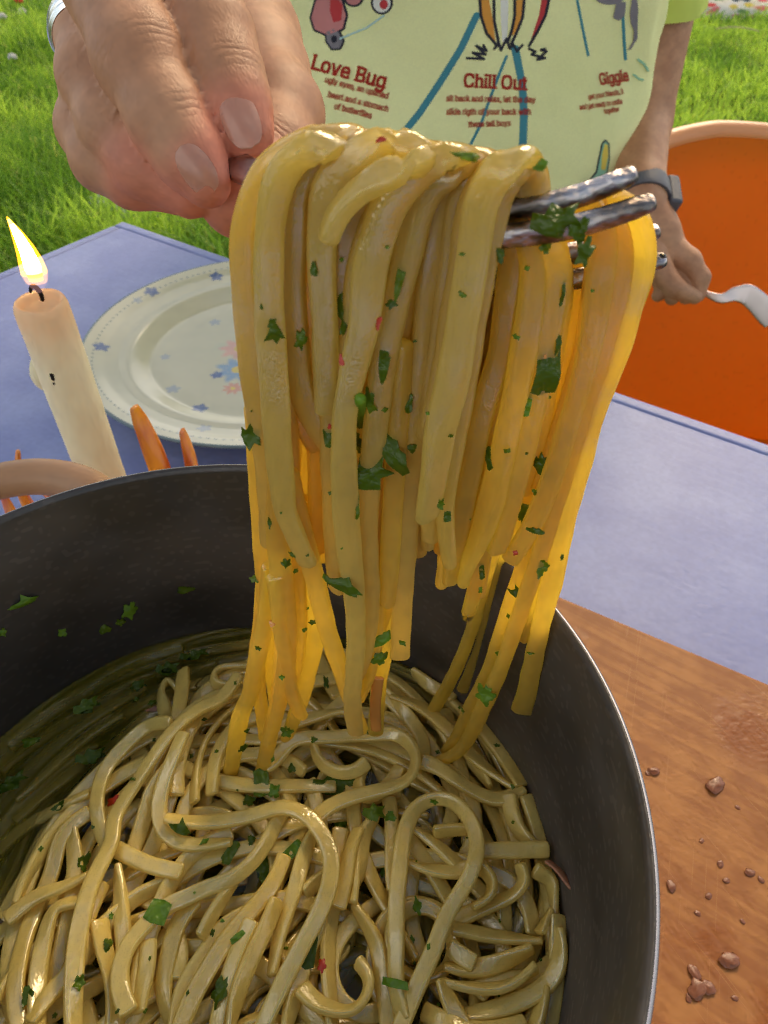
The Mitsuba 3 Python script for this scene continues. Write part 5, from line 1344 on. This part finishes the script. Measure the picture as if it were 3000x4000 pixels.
def flake(u, v, w, h, rot, seed, lobes=1.0, lift=.0003, poly=None, stick=None, thick=.00022, curl=1.0, hits=None):
    """A chopped leaf about w x h pixels seen from the phone, lying on whatever it fell on."""
    g = np.random.default_rng(seed)
    ok, p, n = (hits or NH).pix([u] + [u + a for a in (-w * .25, w * .25, 0, 0)], [v] + [v + a for a in (0, 0, -h * .25, h * .25)])
    okb, pb, nb = BRH.pix([u], [v])
    view = -ray(np.array([u]), np.array([v]))[0]; view /= np.linalg.norm(view)
    if hits is None and okb[0] and (not ok[0] or np.linalg.norm(pb[0] - [0, 0, CZ]) < np.linalg.norm(p[0] - [0, 0, CZ])):
        p, n, ok = np.repeat(pb, 5, 0), np.repeat(nb, 5, 0), np.ones(5, bool)
    if not ok[0]:
        d = np.median(np.linalg.norm(p[ok] - [0, 0, CZ], axis=1)) if ok.any() else .12
        p0 = np.array([0, 0, CZ]) - view * d; nn = view
    else:
        p0 = p[0]; k = ok & (np.linalg.norm(p - p0, axis=1) < .006)
        nk = np.where((n * view).sum(1, keepdims=True) < 0, -n, n)
        nn = nk[k].mean(0); nn /= np.linalg.norm(nn) + 1e-9; nn = nn * .75 + view * .6; nn /= np.linalg.norm(nn)
    if stick: p0 = np.array([0, 0, CZ]) - view * stick; nn = view
    D = -(p0 - [0, 0, CZ]) @ view if False else np.linalg.norm(p0 - [0, 0, CZ])
    px = D / FPX * math.sqrt(1 + ((u - 1500) ** 2 + (v - 2000) ** 2) / FPX ** 2) ** -1
    pg = poly if poly is not None else leaf_outline(seed, lobes)
    w, h = w * 1.06, h * 1.06
    pg = sa.scale(pg, w * px, h * px, origin=(0, 0)); pg = sa.rotate(pg, rot, origin=(0, 0))
    if pg.geom_type != 'Polygon': pg = max(pg.geoms, key=lambda q: q.area)
    vv, ff = trimesh.creation.triangulate_polygon(pg.simplify(.00008), engine='earcut')
    vv, ff = trimesh.remesh.subdivide_to_size(np.c_[vv, 0 * vv[:, 0]], ff, max(w, h) * px / 7)
    S = max(w, h) * px
    z = S * curl * 1.5 * (.30 * (meshkit.fbm(np.c_[vv[:, :2] / S * 2.2 + seed, 0 * vv[:, 0]], 2, seed) - .5) - .25 * ((vv[:, 0] / S) ** 2))
    if max(w, h) > 125: z -= .42 * np.abs(vv[:, 1] * math.cos(math.radians(rot)) - vv[:, 0] * math.sin(math.radians(rot)))      # a big leaf folds along its rib
    right = np.cross([0, 0, 1.0], nn) if abs(nn[2]) < .97 else np.array([1.0, 0, 0])
    right = np.array([1.0, 0, 0]) - nn * nn[0]; right /= np.linalg.norm(right); up = np.cross(nn, right)
    W = p0 + nn * (lift - z.min() * .5) + vv[:, :1] * right + vv[:, 1:2] * up + z[:, None] * nn
    e = ff[:, [0, 1, 1, 2, 2, 0]].reshape(-1, 2); N = len(vv)
    key = e[:, 0].astype(np.int64) * N + e[:, 1]; rev = e[:, 1].astype(np.int64) * N + e[:, 0]
    bd = e[~np.isin(key, rev)]
    side = np.concatenate([np.stack([bd[:, 0], bd[:, 0] + N, bd[:, 1] + N], 1), np.stack([bd[:, 0], bd[:, 1] + N, bd[:, 1]], 1)])
    return trimesh.Trimesh(np.vstack([W, W - nn * thick]), np.vstack([ff, ff[:, ::-1] + N, side]), process=False)


spike = sg.Polygon([(-.5, -.1), (-.2, -.38), (.1, -.5), (.2, -.2), (.5, -.25), (.34, .1), (.48, .4), (.15, .28), (-.05, .5), (-.2, .2), (-.42, .3)])
tri = sg.Polygon([(-.5, -.42), (-.1, -.3), (.1, -.5), (.25, -.25), (.5, -.3), (.2, .12), (.1, .2), (.18, .3), (-.05, .5), (-.15, .3), (-.32, .12), (-.22, .1)])
bat = sg.Polygon([(-.5, .2), (-.3, .12), (0, .18), (.1, .5), (.2, .2), (.5, -.42), (.36, -.36), (.36, -.5), (.1, -.38), (-.1, -.3), (-.35, -.1)])
wing = sg.Polygon([(-.5, .28), (-.4, .48), (-.2, .35), (-.05, .45), (.15, .2), (.25, .22), (.5, -.28), (.45, -.5), (.3, -.42), (.1, -.3), (-.15, -.1), (-.3, .05)])
strip = sg.Polygon([(-.5, -.42), (-.1, -.5), (.5, -.4), (.42, .45), (0, .5), (-.45, .4)])
D_, L_ = 'parsley_dark', 'parsley_light'
FK = [  # u, v, w, h, rotation, material, outline, label
    (1068, 1282, 78, 122, 0, D_, tri, 'three-pointed parsley leaf on the left front noodle'), (1175, 1322, 56, 104, -12, D_, None, 'dark oval parsley leaf in the gap right of the left front noodle'), (1340, 1215, 74, 200, 8, D_, None, 'large dark parsley leaf tucked behind the long middle noodle'),
    (1228, 1050, 36, 70, 0, D_, None, None), (1560, 1090, 50, 165, -24, D_, wing, 'pointed parsley leaf slanting across the upper middle of the bundle'), (1530, 1185, 60, 44, 20, D_, None, None), (1496, 1415, 66, 160, -24, D_, wing, 'glossy parsley leaf right of the long middle noodle'),
    (1446, 1565, 60, 130, 10, D_, None, None), (1518, 1745, 250, 135, -36, D_, wing, 'largest glossy parsley leaf curling out at the middle of the bundle'), (1442, 1850, 170, 150, 20, D_, spike, 'ragged dark parsley clump below the largest glossy leaf'), (1400, 1725, 40, 120, 0, D_, None, None),
    (984, 1700, 84, 104, -10, D_, spike, 'parsley leaf sticking out at the left edge of the bundle'), (1284, 1706, 36, 76, 10, D_, strip, None), (1396, 1975, 15, 120, 2, D_, strip, None), (1597, 1574, 26, 74, -6, D_, strip, None), (1610, 1748, 44, 50, 0, D_, None, None), (1290, 1925, 20, 20, 0, D_, None, None),
    (2137, 1448, 92, 205, -4, D_, strip.buffer(.02), 'big dark parsley leaf on the right group of noodles'), (2174, 1345, 34, 80, -22, D_, wing, None), (2060, 1576, 28, 98, -8, L_, strip, None), (1914, 1790, 26, 90, 8, D_, strip, None), (2117, 1812, 62, 100, 0, D_, spike, None), (2092, 1922, 32, 30, 0, D_, None, None),
    (2050, 2000, 56, 140, -12, L_, None, None), (2090, 2072, 66, 42, 20, D_, wing, None), (2118, 2212, 54, 96, -14, D_, None, None), (2018, 2306, 66, 64, 20, D_, bat, None), (1748, 2014, 28, 44, 0, D_, strip, None), (1718, 1966, 34, 60, 20, D_, spike, None), (1882, 2228, 20, 74, 6, D_, strip, None), (1876, 2302, 20, 40, 0, L_, None, None),
    (1820, 614, 165, 40, -4, D_, None, 'flat dark parsley leaf on the very top of the noodle bundle'), (2104, 640, 58, 44, -24, L_, strip, 'bright green stem slice on top of the bundle near the fork tines'),
    (1950, 994, 46, 78, 20, D_, None, None), (2128, 962, 58, 66, 10, D_, None, None), (2197, 1140, 13, 118, 2, D_, strip, None), (1944, 2550, 24, 22, 0, L_, None, None), (2072, 2550, 36, 14, 0, D_, None, None),
    (1117, 2196, 48, 54, 10, D_, None, None), (1144, 2164, 44, 26, -30, D_, None, None), (998, 2260, 48, 36, 0, D_, None, None), (1340, 2272, 152, 112, 0, D_, bat, 'bat-shaped parsley leaf in the gap low in the bundle'), (1054, 2040, 18, 60, 0, D_, None, None), (1222, 2428, 38, 26, 0, D_, None, None), (1187, 2459, 24, 22, 0, L_, None, None),
    (1490, 2492, 96, 40, 28, L_, strip, None), (1480, 2566, 84, 80, 0, D_, None, 'round dark parsley leaf at the lower centre of the bundle'), (1101, 2643, 26, 26, 0, L_, None, None), (1274, 2666, 26, 62, 10, D_, None, None), (1897, 2706, 92, 110, 0, L_, None, 'bright green parsley leaf low on the noodle that curves into the pot'),
    (963, 2852, 26, 28, 0, D_, None, None), (947, 2918, 48, 40, 20, D_, None, None), (1023, 3056, 62, 104, 8, D_, strip, None), (970, 3130, 66, 50, 20, D_, None, None), (1072, 3090, 56, 66, 0, L_, None, 'pale green stem end in the middle of the pot'), (1120, 2855, 60, 60, 30, L_, None, None), (1142, 3000, 40, 44, 0, D_, None, None), (1306, 3060, 205, 84, 6, D_, spike, 'large wet parsley sprig inside the open noodle loop'),
    (1226, 2890, 32, 30, 0, D_, None, None), (1436, 2860, 22, 22, 0, D_, None, None), (702, 3228, 86, 66, 0, D_, bat, 'parsley leaf on the bent noodle at the left of the arch'), (1048, 3380, 96, 130, -20, D_, spike, 'wet parsley sprig under the arching noodle'), (1138, 3330, 110, 40, 42, L_, strip, None), (982, 3286, 34, 50, 0, D_, None, None), (900, 3330, 40, 90, -30, D_, strip, None),
    (1210, 3718, 48, 116, -10, D_, strip, None), (1330, 3228, 56, 56, 0, L_, None, None), (1460, 3176, 88, 66, 0, D_, spike, None), (1524, 3192, 56, 48, 0, L_, None, None), (1500, 3394, 44, 84, 0, L_, None, None), (1546, 3842, 116, 30, -12, L_, strip, 'thin bright green stem piece near the bottom centre'), (862, 3872, 76, 130, -20, D_, None, None),
    (618, 3562, 84, 84, -20, L_, strip, 'olive parsley flake wrapped round the S-shaped noodle'), (309, 3838, 52, 64, 0, D_, None, None), (108, 3890, 54, 84, 0, D_, None, None), (325, 3372, 54, 92, 0, D_, None, None), (1630, 3540, 40, 76, 10, L_, None, None), (930, 3660, 60, 22, 35, L_, strip, None), (420, 3690, 44, 60, 0, D_, None, None),
    (82, 2350, 124, 56, 24, L_, bat, 'bright green flake stuck highest on the left inner pot wall'), (243, 2466, 42, 56, 0, L_, None, None), (506, 2380, 66, 88, -24, L_, None, 'yellowish green flake on the inner pot wall left of the bundle'), (408, 2455, 54, 48, 0, D_, None, None), (10, 2468, 32, 44, 0, L_, None, None), (724, 2302, 86, 40, 0, D_, None, None), (470, 2428, 44, 40, 0, D_, None, None),
    (357, 2958, 110, 60, 20, D_, spike, None), (655, 2616, 90, 60, 0, D_, spike, None), (340, 2760, 100, 60, 30, D_, spike, None), (540, 2680, 70, 46, 30, D_, None, None), (760, 2560, 110, 40, 14, D_, spike, None), (120, 2900, 80, 50, 24, D_, None, None), (230, 3150, 70, 36, 30, D_, None, None), (50, 3060, 110, 60, 40, D_, spike, None),
]
for i, (u, v, w, h, r, mt, pg, lb) in enumerate(FK):
    zone = 'parsley flakes stuck to the hanging noodles' if v < 2720 and u > 900 else 'parsley flakes in the pot'
    tag(obj('parsley_flake', flake(u, v, w, h, r, 100 + i, poly=pg), 'parsley_mid' if mt == D_ and i % 3 == 1 else mt, smooth=45), lb or ('small green parsley flake stuck to the hanging noodles' if v < 2720 and u > 900 else 'green parsley flake among the noodles and broth in the pot'), 'parsley', None if lb else zone)
g = np.random.default_rng(77); nb = 0
for i in range(400):                              # fine herb crumbs sprinkled over everything
    if nb >= 70: break
    up_ = nb < 30
    u, v = (g.uniform(980, 2350), g.uniform(750, 2600)) if up_ else (g.uniform(20, 2200), g.uniform(2650, 3980))
    ok, p, n = NH.pix([u], [v])
    if not ok[0] or np.hypot(*(p[0, :2] - PC)) > .092: continue
    nb += 1; q = g.uniform(10, 24)
    tag(obj('parsley_flake', flake(u, v, q * g.uniform(.7, 2.2), q, g.uniform(0, 180), 600 + i, lobes=.6), g.choice(['parsley_mid', D_, L_]), smooth=45),
        'tiny parsley crumb stuck to the hanging noodles' if up_ else 'tiny parsley crumb among the noodles in the pot', 'parsley', 'tiny parsley crumbs on the hanging noodles' if up_ else 'tiny parsley crumbs in the pot')
for i, (u, v, w, h, r, dpt, lb) in enumerate([(2170, 862, 190, 130, 8, .0970, 'dark wet parsley sprig caught between the fork tines'), (2262, 900, 90, 120, -20, .0968, 'crinkled parsley leaf hanging over the second fork tine'), (2284, 985, 78, 140, -14, .0975, 'folded parsley leaf hanging lowest below the fork tines')]):
    tag(obj('parsley_flake', flake(u, v, w, h, r, 300 + i, stick=dpt * np.linalg.norm(ray(np.array(u), np.array(v))), poly=spike if i == 0 else None, thick=.0006, curl=1.2), D_, smooth=45), lb, 'parsley')
ok, p, n = NH.pix([1408, 1406], [1558, 1655])
st = tube([np.array([0, 0, CZ]) + (p[0] - [0, 0, CZ]) * .985, np.array([0, 0, CZ]) + (p[1] - [0, 0, CZ]) * .985], [.00095, .00095], 16, .0006)
tag(obj('chopped_chive', st, L_, smooth=True), 'short bright green chive piece standing beside the long middle noodle', 'chive')
for i, (u, v, w, h, r, mt, lb) in enumerate([(1490, 545, 58, 22, 10, 'chili', 'red chili flake on top of the bundle near the hand'), (1477, 1258, 24, 66, -14, 'chili', 'orange red chili flake right of the long middle noodle'), (1336, 1408, 22, 56, 10, 'chili', 'shiny red chili flake left of the long middle noodle'),
                                           (1289, 1665, 22, 28, 0, 'chili', 'tiny chili flake beside a parsley leaf at mid height'), (2014, 2158, 26, 28, 0, 'chili', 'tiny red chili flake on the right group of noodles'), (1064, 2436, 34, 30, 0, 'carrot', 'small orange speck on the lower left hanging noodles'),
                                           (448, 3128, 74, 44, 20, 'chili', 'red pepper piece in the left of the pot'), (1258, 3772, 40, 60, 0, 'chili', 'red pepper piece near the bottom centre of the pot'), (600, 2770, 70, 26, 20, 'onion', 'brown onion piece in the broth at the back'),
                                           (2130, 1392, 16, 22, 0, 'carrot', 'tiny orange speck above the big dark parsley leaf')]):
    tag(obj('chili_flake' if mt == 'chili' else 'vegetable_piece', flake(u, v, w, h, r, 400 + i, lobes=.4, thick=.0005, curl=.6), mt, smooth=45), lb, 'chili' if mt == 'chili' else 'vegetable')
ok, p, n = NH.pix([1478, 1466, 1470], [2650, 2760, 2850])
p = np.array([0, 0, CZ]) + (p - [0, 0, CZ]) * .975
tag(obj('carrot_strip', sweep(spline(p, .0008), np.tile([0, -1.0, .3], (len(spline(p, .0008)), 1)), .0030, .0012, 12), 'carrot', smooth=True), 'orange vegetable strip hanging low at the centre above the pot', 'vegetable')
c = spline(np.array([PZ(2140, 3365, CZ - .2), PZ(2190, 3410, CZ - .1985), PZ(2235, 3465, CZ - .198), PZ(2278, 3478, CZ - .197)]), .0008)
tag(obj('onion_strip', sweep(c, np.tile([.5, .3, .8], (len(c), 1)), .0026, .0010, 12), 'onion', smooth=True), 'brown fried onion strip at the right pot wall', 'vegetable')
for i, (p0, r, lb) in enumerate([(tips[3], .0009, 'clear oil drop on the lowest fork tip'), (P(1826, 2402, .1150), .0016, 'clear drop hanging from the short yellow noodle end')]):
    m = trimesh.creation.icosphere(3, r); m.vertices *= [1, 1, 1.2]; m.apply_translation(p0); tag(obj('oil_drop', m, 'oil_drop_material', smooth=True), lb, 'drop')
